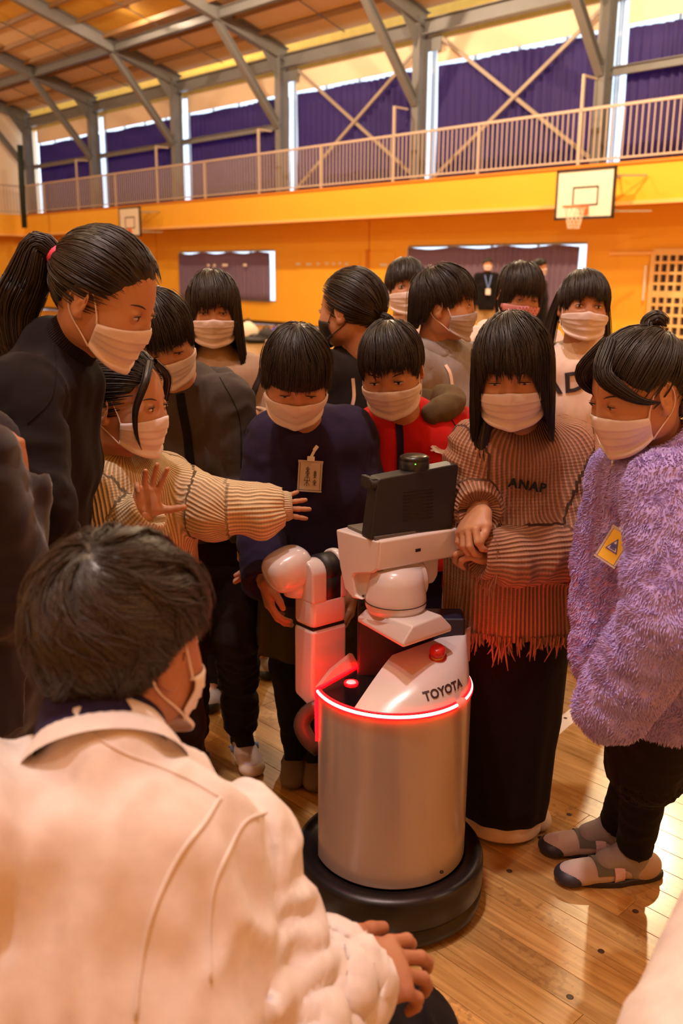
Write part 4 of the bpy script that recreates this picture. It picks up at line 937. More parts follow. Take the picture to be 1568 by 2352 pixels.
HRAD = np.array([.081, .100, .097]); HCEN = np.array([0, -.010, .016])
def _tubes(Pt, r, outw):
    """Pt (n,m,3) strands, r (n,m), ridge section of three sides"""
    n, m, _ = Pt.shape; T = np.gradient(Pt, axis=1); T /= np.linalg.norm(T, axis=2, keepdims=True)+1e-9
    O = outw-T*(outw*T).sum(-1, keepdims=True); O /= np.linalg.norm(O, axis=2, keepdims=True)+1e-9; Sd = np.cross(T, O); R = r[..., None]
    V = np.stack([Pt+Sd*R-O*R*.3, Pt+O*R*.75, Pt-Sd*R-O*R*.3], 2).reshape(-1, 3); b = (np.arange(n)[:, None]*m+np.arange(m-1)[None])*3; b = b.ravel(); F = []
    for k in range(3): k2 = (k+1) % 3; F.append(np.stack([b+k, b+k2, b+3+k2, b+3+k], 1))
    return V, np.vstack(F)
def _march(g, st, W, th0, psi, off, zj, ds, K, wd, inward=.0, flare=0.0, rs=1.0, swirl=0., wob=0.):
    n = len(th0); W = nrm(W); e1 = nrm(np.cross(W, [1, 0, 0])); e1 = -e1 if e1[1] < 0 else e1; e2 = np.cross(W, e1)
    tx = np.array(st['z'], float); th = th0.copy(); d = None; pos = np.zeros((n, 3)); path = np.zeros((n, K, 3)); alive = np.ones(n, bool); cnt = np.ones(n, int); hang = np.zeros(n, bool)
    rad = HRAD*rs; cw = np.cos(psi)[:, None]*e1+np.sin(psi)[:, None]*e2; dl = np.array([0, 0, -1.]); dw = g.M.T@np.array([0, 0, -1.])
    for k in range(K):
        pk = psi+swirl*np.minimum(th, 1.2)+wob*np.sin(th*5+psi*9); cw = np.cos(pk)[:, None]*e1+np.sin(pk)[:, None]*e2; d = np.cos(th)[:, None]*W+np.sin(th)[:, None]*cw; on = HCEN+d*(rad+off[:, None])
        if k == 0: pos = on.copy()
        else:
            newhang = (~hang) & ((on[:, 2] < HCEN[2]-.012) & (np.abs(np.degrees(np.arctan2(on[:, 0], on[:, 1]))) > 0))
            hang |= newhang & alive & (not st.get('tight'))
            az = np.degrees(np.arctan2(np.abs(pos[:, 0]), pos[:, 1])); fr = np.clip((70-az)/30, 0, 1)[:, None]
            dn = dl*(1-wd)+dw*wd; dn = dn*(1-fr*.8)+dl*fr*.8; rxy = pos-HCEN; rxy[:, 2] = 0; rl = np.linalg.norm(rxy, axis=1)[:, None]+1e-6
            z = pos[:, 2:3]; cur = np.where(z < -.04, inward, 0)
            step = dn+(-rxy/rl)*cur+(rxy/rl)*flare; step /= np.linalg.norm(step, axis=1)[:, None]
            hp = pos+step*ds; pos = np.where(alive[:, None], np.where(hang[:, None], hp, on), pos)
            az = np.degrees(np.arctan2(np.abs(pos[:, 0]), pos[:, 1])); ze = np.interp(az, tx[:, 0], tx[:, 1])+zj; cnt += alive
            alive &= pos[:, 2] > ze
        path[:, k] = pos; th = th+ds/.094
        if not alive.any(): path[:, k:] = pos[:, None]; break
    return path, cnt
def _resample(path, cnt, M_):
    n = len(cnt); idx = np.linspace(0, 1, M_)[None]*(cnt-1)[:, None]; i0 = np.floor(idx).astype(int); f = (idx-i0)[..., None]; i1 = np.minimum(i0+1, (cnt-1)[:, None]); r = np.arange(n)[:, None]
    return path[r, i0]*(1-f)+path[r, i1]*f
def hair(g, style='boy', n=700, r=.0016, W=(0, -.42, 1), m=None, wd=.6, inward=0., flare=0., parent=None, seed=1, M_=9, clump=.0035, rs=1.0, strands=True, swirl=.25, wob=.05):
    m = m or M_HAIR; st = STYLES[style]; q = np.random.default_rng(seed); K = 40; ds = .0105
    ps = np.linspace(0, 2*math.pi, 97)[:-1]; z = np.zeros(96)
    path, cnt = _march(g, st, W, z+.02, ps, z, z-.002+np.where(np.cos(ps) > .45, .018, 0)*(0 if style in ('bowl', 'short') else 1), ds, K, wd, inward, flare, rs); Pc = _resample(path, cnt, 18)
    V = Pc.reshape(-1, 3); nn = 18; F = [(i*nn+k, i*nn+k+1, ((i+1) % 96)*nn+k+1, ((i+1) % 96)*nn+k) for i in range(96) for k in range(nn-1)]
    cap = meshobj('hair', hl(g, V), np.array(F), m, parent or g.o)
    if strands:
        psi = q.random(n)*2*math.pi; psi0 = psi; th0 = np.arccos(1-q.random(n)*1.05)*1.0; th0 = np.clip(th0, .03, 1.45)
        cl = vnoise(np.stack([np.cos(psi)*7+seed, np.sin(psi)*7, psi*0], 1)); off = .0010+q.random(n)*.0035+clump*np.clip(cl, -.3, 1)+(q.random(n) > .985)*.005; zj = (q.random(n)-.45)*st['jit']+st['jit']*.9*vnoise(np.stack([np.cos(psi)*11, np.sin(psi)*11, psi*0+seed], 1))
        path, cnt = _march(g, st, W, th0, psi, off, zj, ds, K, wd, inward, flare, rs, swirl, wob*q.random(n)); Pt = _resample(path, np.maximum(cnt, 3), M_)
        Pt += (vnoise((Pt*60+seed).reshape(-1, 3)).reshape(n, M_, 1))*.0012*np.linspace(0, 1, M_)[None, :, None]*np.array([1, .3, .3])
        rr = r*(.6+.8*q.random(n))[:, None]*np.interp(np.linspace(0, 1, M_), [0, .12, .6, 1], [.5, 1, .85, .12])[None]; out = Pt-(HCEN+np.array([0, 0, -.0])); out = out*np.array([1, 1, .35]) if style in ('long', 'bob', 'longbob') else out
        V, F = _tubes(Pt, rr, out); meshobj('hair_strands', hl(g, V), F, m, cap)
    return cap
def scalp_ok(p, zf=.055):
    az = np.degrees(np.arctan2(np.abs(p[:, 0]), p[:, 1])); return p[:, 2] > np.interp(az, [0, 15, 30, 44, 54, 62, 68, 76, 82, 100, 125, 180], [zf+.006, zf+.005, zf-.003, zf-.020, .014, .004, -.025, -.03, .014, .012, -.045, -.075])+.004*vnoise(p*90)
def tied_hair(g, T=(0, -.9, .35), n=900, r=.0016, m=None, seed=2, zf=.055, M_=10, bulge=.004):
    """hair combed back over the scalp to one point"""
    m = m or M_HAIR; q = np.random.default_rng(seed); T = nrm(T); e1 = nrm(np.cross(T, [1, 0, 0])); e2 = np.cross(T, e1); NR, NC = 22, 72; V = []
    for i in range(NC):
        a = 2*math.pi*i/NC; c = e1*math.cos(a)+e2*math.sin(a); th = np.linspace(0, 2.7, 80); d = np.cos(th)[:, None]*T+np.sin(th)[:, None]*c; ok = scalp_ok(HCEN+d*HRAD, zf); k = np.argmax(~ok) if (~ok).any() else 79; tm = th[max(k-1, 2)]
        t = np.linspace(0, tm, NR); d = np.cos(t)[:, None]*T+np.sin(t)[:, None]*c; fade = np.interp(np.linspace(0, 1, NR), [0, .75, 1], [0, 0, -.0095])
        V.append(HCEN+d*(HRAD+fade[:, None]))
    V = np.vstack(V); F = [(i*NR+k, i*NR+k+1, ((i+1) % NC)*NR+k+1, ((i+1) % NC)*NR+k) for i in range(NC) for k in range(NR-1)]; cap = meshobj('hair', hl(g, V), np.array(F), m, g.o)
    d0 = q.normal(size=(n*3, 3)); d0 /= np.linalg.norm(d0, axis=1)[:, None]; d0 = d0[scalp_ok(HCEN+d0*HRAD, zf)][:n]; n = len(d0)
    an = np.arccos(np.clip(d0@T, -1, 1)); t = np.linspace(0, .97, M_)[None]; a = an[:, None]; w0 = np.sin((1-t)*a)/np.sin(a); w1 = np.sin(t*a)/np.sin(a); d = w0[..., None]*d0[:, None]+w1[..., None]*T
    cl = vnoise(np.stack([d0[:, 0]*6+seed, d0[:, 1]*3, d0[:, 2]*6], 1)); off = .0005+q.random(n)*.003+bulge*np.clip(cl, 0, 1); Pt = HCEN+d*(HRAD+off[:, None, None]*np.sin(np.linspace(.15, 3, M_))[None, :, None])
    rr = r*(.6+.8*q.random(n))[:, None]*np.interp(np.linspace(0, 1, M_), [0, .15, .7, 1], [.35, 1, .9, .6])[None]; V, F = _tubes(Pt, rr, Pt-HCEN); meshobj('hair_strands', hl(g, V), F, m, cap); return cap
def tail(g, pts, rad, n=160, r=.0018, m=None, seed=3, world=False, M_=16, name='ponytail', parent=None, wave=.0):
    """bundle of strands round a path"""
    m = m or M_HAIR; q = np.random.default_rng(seed); c = spline(pts if world else hl(g, np.array(pts)), M_+2); c = np.array([c[int(round(i))] for i in np.linspace(0, len(c)-1, M_)])
    T = np.gradient(c, axis=0); T /= np.linalg.norm(T, axis=1)[:, None]; a = np.cross(T, [.13, .99, .05]); a /= np.linalg.norm(a, axis=1)[:, None]; b = np.cross(T, a); R = np.interp(np.linspace(0, 1, M_), np.linspace(0, 1, len(rad)), rad)
    ph = q.random(n)*2*math.pi; rr = np.sqrt(q.random(n)); u = (np.cos(ph)*rr)[:, None]*R; v = (np.sin(ph)*rr)[:, None]*R; wv = wave*np.sin(np.linspace(0, 9, M_)[None]+ph[:, None]*.3)
    Pt = c[None]+a[None]*(u+wv)[..., None]+b[None]*v[..., None]; ln = np.clip(.8+.25*q.random(n), 0, 1); cnt = np.maximum((ln*(M_-1)).astype(int)+1, 3); Pt = _resample(Pt, cnt, M_)
    rw = r*(.6+.8*q.random(n))[:, None]*np.interp(np.linspace(0, 1, M_), [0, .1, .7, 1], [.8, 1, .8, .12])[None]; V, F = _tubes(Pt, rw, Pt-c[None]+1e-5)
    V2, F2 = tube(c, np.maximum(R*.86, .001)*np.interp(np.linspace(0, 1, M_), [0, .8, 1], [1, .9, .1]), 10); F2 = np.array([f for f in F2 if len(f) == 4])+len(V)
    return meshobj(name, np.vstack([V, np.array(V2)]), np.vstack([F, F2]), m, parent or g.o)
# ---- clothing
def folds(V, N, fab, amp, kind, seed=0):
    p = V.astype(np.float32); reg = fab[:, 2]; u = fab[:, 0]; v = fab[:, 1]
    tor = vnoise(np.stack([p[:, 0]*16+seed, p[:, 1]*16, p[:, 2]*4.5], 1))+.5*vnoise(np.stack([p[:, 0]*34, p[:, 1]*34+seed, p[:, 2]*11], 1))
    slv = vnoise(np.stack([u*9+v*7+seed, v*26, reg], 1))*.9+.5*vnoise(np.stack([p[:, 0]*30, p[:, 1]*30, p[:, 2]*40+seed], 1))
    d = np.where(reg == 0, tor, slv) if kind == 'top' else np.where(True, slv, tor)
    d = 1-np.abs(d)*1.9; return V+N*(amp*(d-.3))[:, None]
def top(g, m, name='sweater', bulk=0.0, hem=None, hw=.17, hd=.125, sl=(.052, .048, .042), neck=.062, res=.0085, amp=.004, seed=0, sleeves=(1.0, 1.0), label=None, relaxn=1, chest=(.15, .108), endz=None, cuffs=True, extra=None, kk=.035, big=0):
    s = g.s; B = bulk; mid = g.N*.55+g.P*.45; hem = g.P-UP*.10*s if hem is None else hem
    mid = g.N+(g.P-g.N)*.42
    it = [sec(g.N-UP*.055*s, mid, g.R, (chest[0]*.86*s+B, (chest[1]*.82)*s+B), (chest[0]*s+B, chest[1]*s+B), .03), sec(mid, hem+(hem-mid)*.15, g.R, (chest[0]*s+B, chest[1]*s+B), (hw*s+B, hd*s+B), .04)]
    d = nrm(hem-mid); it.append(pl(hem, d, .004)); it.append(rc(g.sh[0], g.sh[1], (.048*s+B), (.048*s+B), .05)); it.append(rc(g.N-UP*.05*s, g.N+UP*.0*s, (neck+.01)*s, neck*s, .03))
    bones = [(g.N, hem, g.R, chest[0]*s)]
    for i in (0, 1):
        it += [rc(g.sh[i], g.el[i], sl[0]*s+B, sl[1]*s+B, kk*.8), rc(g.el[i], g.el[i]+(g.wr[i]-g.el[i])*sleeves[i], sl[1]*s+B, sl[2]*s+B*.5, .015)]
        wq = g.el[i]+(g.wr[i]-g.el[i])*sleeves[i]; dd = nrm(g.wr[i]-g.el[i]); cr = sl[2]*s+B*.5
        if cuffs: it.append(rc(wq+dd*(cr*1.0), wq+dd*.25, cr*1.05, cr*1.05, .004, '-'))
        X = np.cross(dd, UP); X = X if np.linalg.norm(X) > .3 else g.F
        bones += [(g.sh[i], g.el[i], g.F, sl[0]*s+B), (g.el[i], wq, g.F, sl[2]*s+B)]
    if extra: it += extra
    V, F = sdfmesh(it, res); V = relax(V, F, relaxn); N = vnormals(V, F); fab = fabcoords(V, bones)
    if amp: V = folds(V, N, fab, amp, 'top', seed); V = relax(V, F, 1, .3)
    if big:
        q = V-A3(*g.N); x = q@A3(*g.R)+.25*q[:, 2]; dn = 1-np.abs(vnoise(np.stack([x*15+seed, q[:, 2]*2.2, x*0], 1)))*2; wt = np.clip((-q[:, 2]-.08)/.2, 0, 1); V = (V+vnormals(V, F)*(big*dn*wt)[:, None]).astype(np.float32)
    o = meshobj(name, V, F, m, g.o, fab)
    if label: o['label'] = label
    return o
def collar(g, m, name='collar', r0=.060, r1=.052, h=.05, up=.0, res=24, parent=None, tilt=None, thick=.008, c0=None, sink=.02):
    """turned or standing collar: a tube ring round the neck"""
    s = g.s; a = (np.asarray(c0) if c0 is not None else g.N)-UP*sink*s; ax = nrm(hl(g, (0, -.02, -.08))-a) if tilt is None else nrm(tilt); X = nrm(np.cross(g.F, ax)); Y = np.cross(ax, X)
    prof = [(r0*s, 0), ((r0*.6+r1*.4)*s, h*.5*s), (r1*s, h*s), ((r1-.002)*s, (h+.004)*s), ((r1-thick)*s, h*s), ((r1-thick-.002)*s, h*.4*s)]
    mb = MB(); mb.lathe([(p[0], p[1]) for p in prof], a, 40, (X, Y, ax)); V = np.array(mb.V); F = np.array(mb.F); o = meshobj(name, V, F, m, parent or g.o)
    an = np.arctan2((V-a)@Y, (V-a)@X); at = o.data.attributes.new('fab', 'FLOAT_VECTOR', 'POINT'); at.data.foreach_set('vector', np.stack([an*.06, (V-a)@ax, an*0], 1).astype(np.float32).ravel()); return o
def hood(g, m, name='hood', s=1.0, back=.07, res=.009, amp=.004, seed=1):
    a = g.N+UP*.0; F_, R_ = g.F, g.R; it = []
    pts = [a+F_*.055-R_*.035-UP*.02, a-R_*.085*s+F_*.01+UP*.005, a-R_*.07*s-F_*.06*s+UP*.015, a-F_*.10*s+UP*.01, a+R_*.07*s-F_*.06*s+UP*.015, a+R_*.085*s+F_*.01+UP*.005, a+F_*.055+R_*.035-UP*.02]
    q = spline(pts, 18)
    for p0, p1 in zip(q[:-1], q[1:]): it.append(rc(p0, p1, .026*s, .026*s, .02))
    it += [el(a-F_*.11*s-UP*.05, (.085*s, .05*s, .075*s), .03, '+', np.stack([R_, F_, UP], 1)), el(a-F_*.09*s+UP*.02, (.06*s, .035*s, .05*s), .02, '-', np.stack([R_, F_, UP], 1))]
    V, F = sdfmesh(it, res); V = relax(V, F, 1); N = vnormals(V, F); fab = fabcoords(V, [(q[i], q[i+1], UP, .03) for i in range(0, len(q)-1, 3)]); V = folds(V, N, fab, amp, 'x', seed); return meshobj(name, V, F, m, g.o, fab)
def pants(g, m, name='trousers', r=(.082, .064, .050), hem=1.0, res=.010, amp=.004, seed=0, label=None, waist=(.135, .10)):
    s = g.s; it = [sec(g.P+UP*.06*s, g.P-UP*.05*s, g.R, (waist[0]*s, waist[1]*s), (waist[0]*1.03*s, waist[1]*1.05*s), .03)]; bones = [(g.P+UP*.1, g.P-UP*.05, g.R, .12)]
    for i in (0, 1):
        e = g.kn[i]+(g.an[i]-g.kn[i])*hem; it += [rc(g.hip[i], g.kn[i], r[0]*s, r[1]*s, .03), rc(g.kn[i], e, r[1]*s, r[2]*s, .02), rc(e+nrm(e-g.kn[i])*r[2]*s*.95, e+nrm(e-g.kn[i])*.2, r[2]*s, r[2]*s, .004, '-')]
        bones += [(g.hip[i], g.kn[i], g.F, r[0]*s), (g.kn[i], e, g.F, r[2]*s)]
    V, F = sdfmesh(it, res); V = relax(V, F, 1); N = vnormals(V, F); fab = fabcoords(V, bones); V = folds(V, N, fab, amp, 'x', seed); o = meshobj(name, V, F, m, g.o, fab)
    if label: o['label'] = label
    return o
def shoes(g, m, sole=None, strap=None, toe=None, ln=.20, lift=0, wd=.036, names='shoe'):
    s = g.s; out = []
    for i in (0, 1):
        T = g.toe[i]; X = np.cross(T, UP); a = g.an[i]*A3(1, 1, 0)+UP*lift; A = np.stack([X, T, UP], 1); hl_ = -.05*s; tl = (ln-.05-.035)*s
        it = [el(a+T*hl_*.35+UP*.032, (.033*s, .052*s, .040), .02, '+', A), el(a+T*(tl*.55)+UP*.026, (wd*s, .062*s, .028), .03, '+', A), el(a+T*(tl)+UP*.021, ((wd-.001)*s, .042*s, .024), .025, '+', A), rc(a+UP*.084-T*.010, a+UP*.16-T*.01, .026*s, .032*s, .006, '-'), pl(a+UP*.005, -UP, .004)]
        V, F = sdfmesh(it, .0045); V = relax(V, F, 1, .4); o = meshobj(names, V, F, m, g.o); out.append(o)
        pts = []
        for k in range(28):
            t = 2*math.pi*k/28; y = math.cos(t); w_ = (wd+.001)*(1 if y > -.2 else .86)*abs(math.sin(t))**.8*(1 if math.sin(t) > 0 else -1)
            pts.append(a+T*((y*.5+.5)*(ln+.002)*s-.078*s+.002)+X*w_*s)
        MB().prism([p*A3(1, 1, 0)+UP*(lift+.0006) for p in pts], UP*.016).build('sole', sole or M_WHITE, o, bv=.004)
        if toe:
            it = [el(a+T*(tl+.006)+UP*.018, ((wd+.002)*s, .040*s, .024), .01, '+', A), el(a+T*(tl-.045*s)+UP*.02, (.06, .045*s, .06), .004, '-', A), pl(a+UP*.004, -UP, .003)]
            V, F = sdfmesh(it, .004); meshobj('toe_cap', V, F, toe, o)
        if strap: band(o, a, T, X, .045*s, .022, strap, 'strap')
    return out
def band(o, a, T, X, y0, wd, m, name, zc=.016, c0=0.0, c1=math.pi, lift=.0012):
    bt = BVHTree.FromPolygons([v.co.copy() for v in o.data.vertices], [tuple(p.vertices) for p in o.data.polygons]); V = []; F = []; n = 17
    for k in range(n):
        t = c0+(c1-c0)*k/(n-1); d = X*math.cos(t)+UP*math.sin(t)
        for y in (y0-wd/2, y0+wd/2):
            c = a+T*y+UP*zc; h = bt.ray_cast(Vector(c+d*.12), Vector(-d), .12); p = np.array(h[0]) if h[0] is not None else c+d*.036; V += [p+d*lift, p+d*(lift+.0022)]
    for k in range(n-1):
        b = k*4; F += [(b+1, b+3, b+7, b+5), (b, b+4, b+6, b+2), (b, b+1, b+5, b+4), (b+2, b+6, b+7, b+3)]
    F += [(0, 2, 3, 1), (n*4-4, n*4-3, n*4-1, n*4-2)]
    return link(name, mkmesh(name, V, F, False), m, o)
def socks(g, m, h=.07):
    for i in (0, 1):
        a = g.an[i]*A3(1, 1, 0)+UP*.03; V, F = sdfmesh([rc(a, a+UP*h, .032*g.s, .033*g.s), rc(g.an[i], g.an[i]+g.toe[i]*.065*g.s-UP*.022, .031*g.s, .027*g.s), ], .006); meshobj('sock', V, F, m, g.o)
def zipper(g, tgt, pts, m, wd=.012, name='zip', nd=None):
    """strip on a garment following pixel/world points, dropped along nd"""
    nd = nrm(nd if nd is not None else [0, -1, .2]); q = spline(pts, 20); T = np.gradient(q, axis=0); T /= np.linalg.norm(T, axis=1)[:, None]; V = []; F = []
    for i in range(len(q)):
        sd = nrm(np.cross(T[i], nd))
        for k in (-1, -.4, .4, 1): V.append((np.dot(q[i]+sd*wd/2*k-q[0], sd), 0, 0)); V[-1] = q[i]+sd*wd/2*k
    n = len(q); tv = [v.co.copy() for v in tgt.data.vertices]; bt = BVHTree.FromPolygons(tv, [tuple(p.vertices) for p in tgt.data.polygons]); W_ = []
    for p in V:
        h = bt.ray_cast(Vector(p+nd*.25), Vector(-nd), .6); W_.append((np.array(h[0]) if h[0] is not None else p)+nd*.0025)
    for i in range(n-1):
        for k in range(3): F.append((i*4+k, i*4+k+1, (i+1)*4+k+1, (i+1)*4+k))
    return link(name, mkmesh(name, W_, F, True), m, g.o)
# ---------------------------------------------------------------- people
def bvh(o): return BVHTree.FromPolygons([v.co.copy() for v in o.data.vertices], [tuple(p.vertices) for p in o.data.polygons])
def hitpx(bt, px, py, lift=.002):
    d = nrm(ray(px, py)); h = bt.ray_cast(Vector(CP), Vector(d), 30)
    if h[0] is None: return None, None
    n = np.array(h[1]); n = n if np.dot(n, d) < 0 else -n
    return np.array(h[0])+n*lift, n
def seam(o, pts, r, m, name='seam', lift=.0005, parent=None):
    bt = bvh(o); q = [hitpx(bt, x, y, lift)[0] for x, y in spline([(a, b, 0) for a, b in pts], 26)[:, :2]]; q = [p for p in q if p is not None]
    if len(q) > 3:
        V, F = tube(spline(q, 40), r, 6); return link(name, mkmesh(name, V, F, True), m, parent or o)
def badge(o, px, py, wpx, hpx, ang, face_m, label, art=None):
    bt = bvh(o); c, n = hitpx(bt, px, py, .016)
    if c is None: return
    n = nrm(n*.5-ray(px, py)*.6); zc = np.dot(c-CP, nrm(ray(784, 1176))); k = zc/FPX; up = nrm(UP-n*np.dot(UP, n)); rt = nrm(np.cross(up, n)); rt = rt if rt[0] > 0 else -rt
    a = math.radians(ang); X = rt*math.cos(a)+up*math.sin(a); Y = -rt*math.sin(a)+up*math.cos(a); w_, h_ = wpx*k, hpx*k
    r = tag(empty('name_badge', c), label, 'badge')
    MB().box(c, (w_, h_, .0015), (X, Y, n)).build('card', face_m, r)
    e = MB()
    for q, sz in (((0, h_/2+.003, 0), (w_+.012, .006)), ((0, -h_/2-.003, 0), (w_+.012, .004)), ((w_/2+.003, 0, 0), (.004, h_)), ((-w_/2-.003, 0, 0), (.004, h_))): e.box(c+X*q[0]+Y*q[1], (sz[0], sz[1], .0022), (X, Y, n))
    e.build('clear_sleeve', mat('clear_pvc', (.75, .62, .55), .15, alpha=((.9, .85, .8), .35)), r)
    e = MB(); t = c+Y*(h_/2+.010); e.box(t+n*.002, (.018, .012, .006), (X, Y, n)); e.beam(t+Y*.004, t+Y*.022+X*.008, .007, .005, n); e.beam(t+Y*.020+X*.006, t+Y*.032+X*.014, .009, .006, n); e.build('clip', M_WHITE, r, bv=.001)
    if art: art(r, c+n*.001, X, Y, n, w_, h_)
    return r
def fur(o, n, ln, m, seed=0, wd=.0022, down=.6):
    me = o.data; V = np.zeros(len(me.vertices)*3, np.float32); me.vertices.foreach_get('co', V); V = V.reshape(-1, 3); F = np.zeros(len(me.loops), np.int32); me.loops.foreach_get('vertex_index', F); F = F.reshape(-1, 4)
    N = vnormals(V, F); ar = np.linalg.norm(np.cross(V[F[:, 2]]-V[F[:, 0]], V[F[:, 3]]-V[F[:, 1]]), axis=1); q = np.random.default_rng(seed); f = q.choice(len(F), n, p=ar/ar.sum()); w_ = q.dirichlet((1, 1, 1, 1), n)[..., None]
    p = (V[F[f]]*w_).sum(1); nn = (N[F[f]]*w_).sum(1); clp = np.stack([vnoise(p*38+k*17) for k in range(3)], 1)
    d = nn*.55-UP*down+clp*.9; d -= nn*np.minimum((d*nn).sum(1)-.15, 0)[:, None]; d /= np.linalg.norm(d, axis=1)[:, None]; L_ = ln*(.6+.7*q.random(n))[:, None]
    Pt = np.stack([p-nn*.001, p+nn*L_*.35+d*L_*.35, p+nn*L_*.40+d*L_*.95], 1); V2, F2 = _tubes(Pt, np.broadcast_to(np.array([wd, wd*.9, wd*.15])[None], (n, 3)), np.repeat(nn[:, None], 3, 1)+clp[:, None]*.3)
    c = meshobj('fleece_pile', V2, F2, m, o); c['kind'] = 'stuff'; return c
def fringe(name, ring, m, parent, ln, r, seed=0, per=2):
    """loose knitted ends hanging from an edge; ring = list of (point, outward)"""
    q = np.random.default_rng(seed); P_ = []; O_ = []
    for i, (p, o_) in enumerate(ring):
        l = ln[i] if hasattr(ln, '__len__') else ln
        for k in range(per):
            a = p+q.normal(0, .004, 3)*A3(1, 1, .2); sw = q.normal(0, .25, 3); s_ = l*(.5+.7*q.random()); P_.append([a+UP*.006, a-UP*s_*.35+sw*s_*.15, a-UP*s_*.7+sw*s_*.5, a-UP*s_+sw*s_*.9]); O_.append([o_]*4)
    P_ = np.array(P_); V, F = _tubes(P_, np.broadcast_to(np.array([r, r*1.1, r*.9, r*.3]), P_.shape[:2]), np.array(O_)); return meshobj(name, V, F, m, parent)
K_BLK = cloth('knit_charcoal', (.012, .009, .011), fine=700); K_CREAM = cloth('knit_cream', (.80, .60, .37), rib=(.0085, .006, .0022)); K_CREAMR = cloth('knit_cream_rib', (.78, .60, .40), rib=(.006, .05, .002))
K_BRN = cloth('knit_brown', (.50, .25, .16), rib=(.0105, .007, .0032)); K_NAVY = cloth('cloth_navy', (.022, .014, .040)); K_NAVY2 = cloth('cloth_indigo', (.02, .013, .05)); K_GREY = cloth('cloth_grey', (.062, .050, .046)); K_DGREY = cloth('cloth_dark_grey', (.016, .012, .012))
K_BLACK = cloth('cloth_black', (.008, .006, .007), sheen=.03); K_RED = cloth('cloth_red', (.48, .010, .008), sheen=.1); K_OLIVE = cloth('cloth_olive', (.105, .07, .035)); K_TAUPE = cloth('cloth_taupe', (.42, .28, .19)); K_WHITE = cloth('cloth_white', (.85, .68, .60)); K_LGREY = cloth('cloth_heather', (.27, .24, .24), fine=300)
K_COAT = cloth('coat_white', (.76, .67, .65), rough=.75, sheen=.1); K_LILAC = mat('fleece_lilac', (.50, .38, .82), .9, sheen=.3, var=.12, varscale=20); K_VELVET = cloth('velvet_plum', (.018, .010, .016), sheen=.25); K_KHAKI = cloth('cloth_khaki', (.42, .28, .13)); K_SKOL = cloth('skirt_olive', (.055, .042, .02))
M_GOLD = mat('metal_trim', (.8, .7, .55), .3, .9)

# tall girl with a ponytail, left
def tall_girl():
    g = rig(P(240, 686, 1.67), 77, 27, 0, byaw=78, s=.98, hs=1.05, neck=P(120, 815, 1.69), shR=P(45, 925, 1.53), shL=P(72, 900, 1.80), elR=P(75, 1160, 1.46), wrR=P(130, 1320, 1.52), elL=P(95, 1130, 1.80), wrL=P(120, 1290, 1.80), pelvis=P(40, 1400, 1.68), ftR=(-.62, 1.60, .07), ftL=(-.50, 1.78, .07))
    body('person', 'tall girl in black high-necked jumper with a ponytail tied in pink', g)
    t = top(g, K_BLK, 'jumper', bulk=.008, sl=(.062, .058, .048), hem=P(50, 1480, 1.66), hw=.15, hd=.095, chest=(.15, .085), amp=.006, seed=3, res=.008); seam(t, [(118, 800), (122, 860), (110, 930), (60, 985)], .0014, K_BLACK)
    collar(g, cloth('rib_charcoal', (.016, .011, .013), rib=(.005, .2, .0015)), r0=.062, r1=.050, h=.065, sink=.015); pants(g, K_DGREY)
    face(g); mask(g); tied_hair(g, T=(0, -.97, .0), n=1500, r=.0013, bulge=.007, zf=.060)
    T0 = hl(g, HCEN+nrm([0, -.97, .0])*HRAD*.985); dT = nrm(g.M@np.array([0, -1., 0])*.8+np.array([0, 0, .1]))
    tail(g, [T0, T0+dT*.045, P(62, 640, 1.70), P(30, 730, 1.70), P(48, 840, 1.68), P(95, 920, 1.66)], [.014, .024, .040, .044, .034, .010], n=480, r=.0014, world=True)
    q = spline([T0-dT*.004, T0+dT*.006, T0+dT*.018], 6); V, F = tube(q, np.interp(np.linspace(0, 1, len(q)), [0, .2, .8, 1], [.014, .0195, .0195, .014]), 18); h = link('hair_tie', mkmesh('hair_tie', V, F, True), mat('pink_band', (.85, .06, .16), .6), g.o); h['label'] = 'pink hair band'
tall_girl()
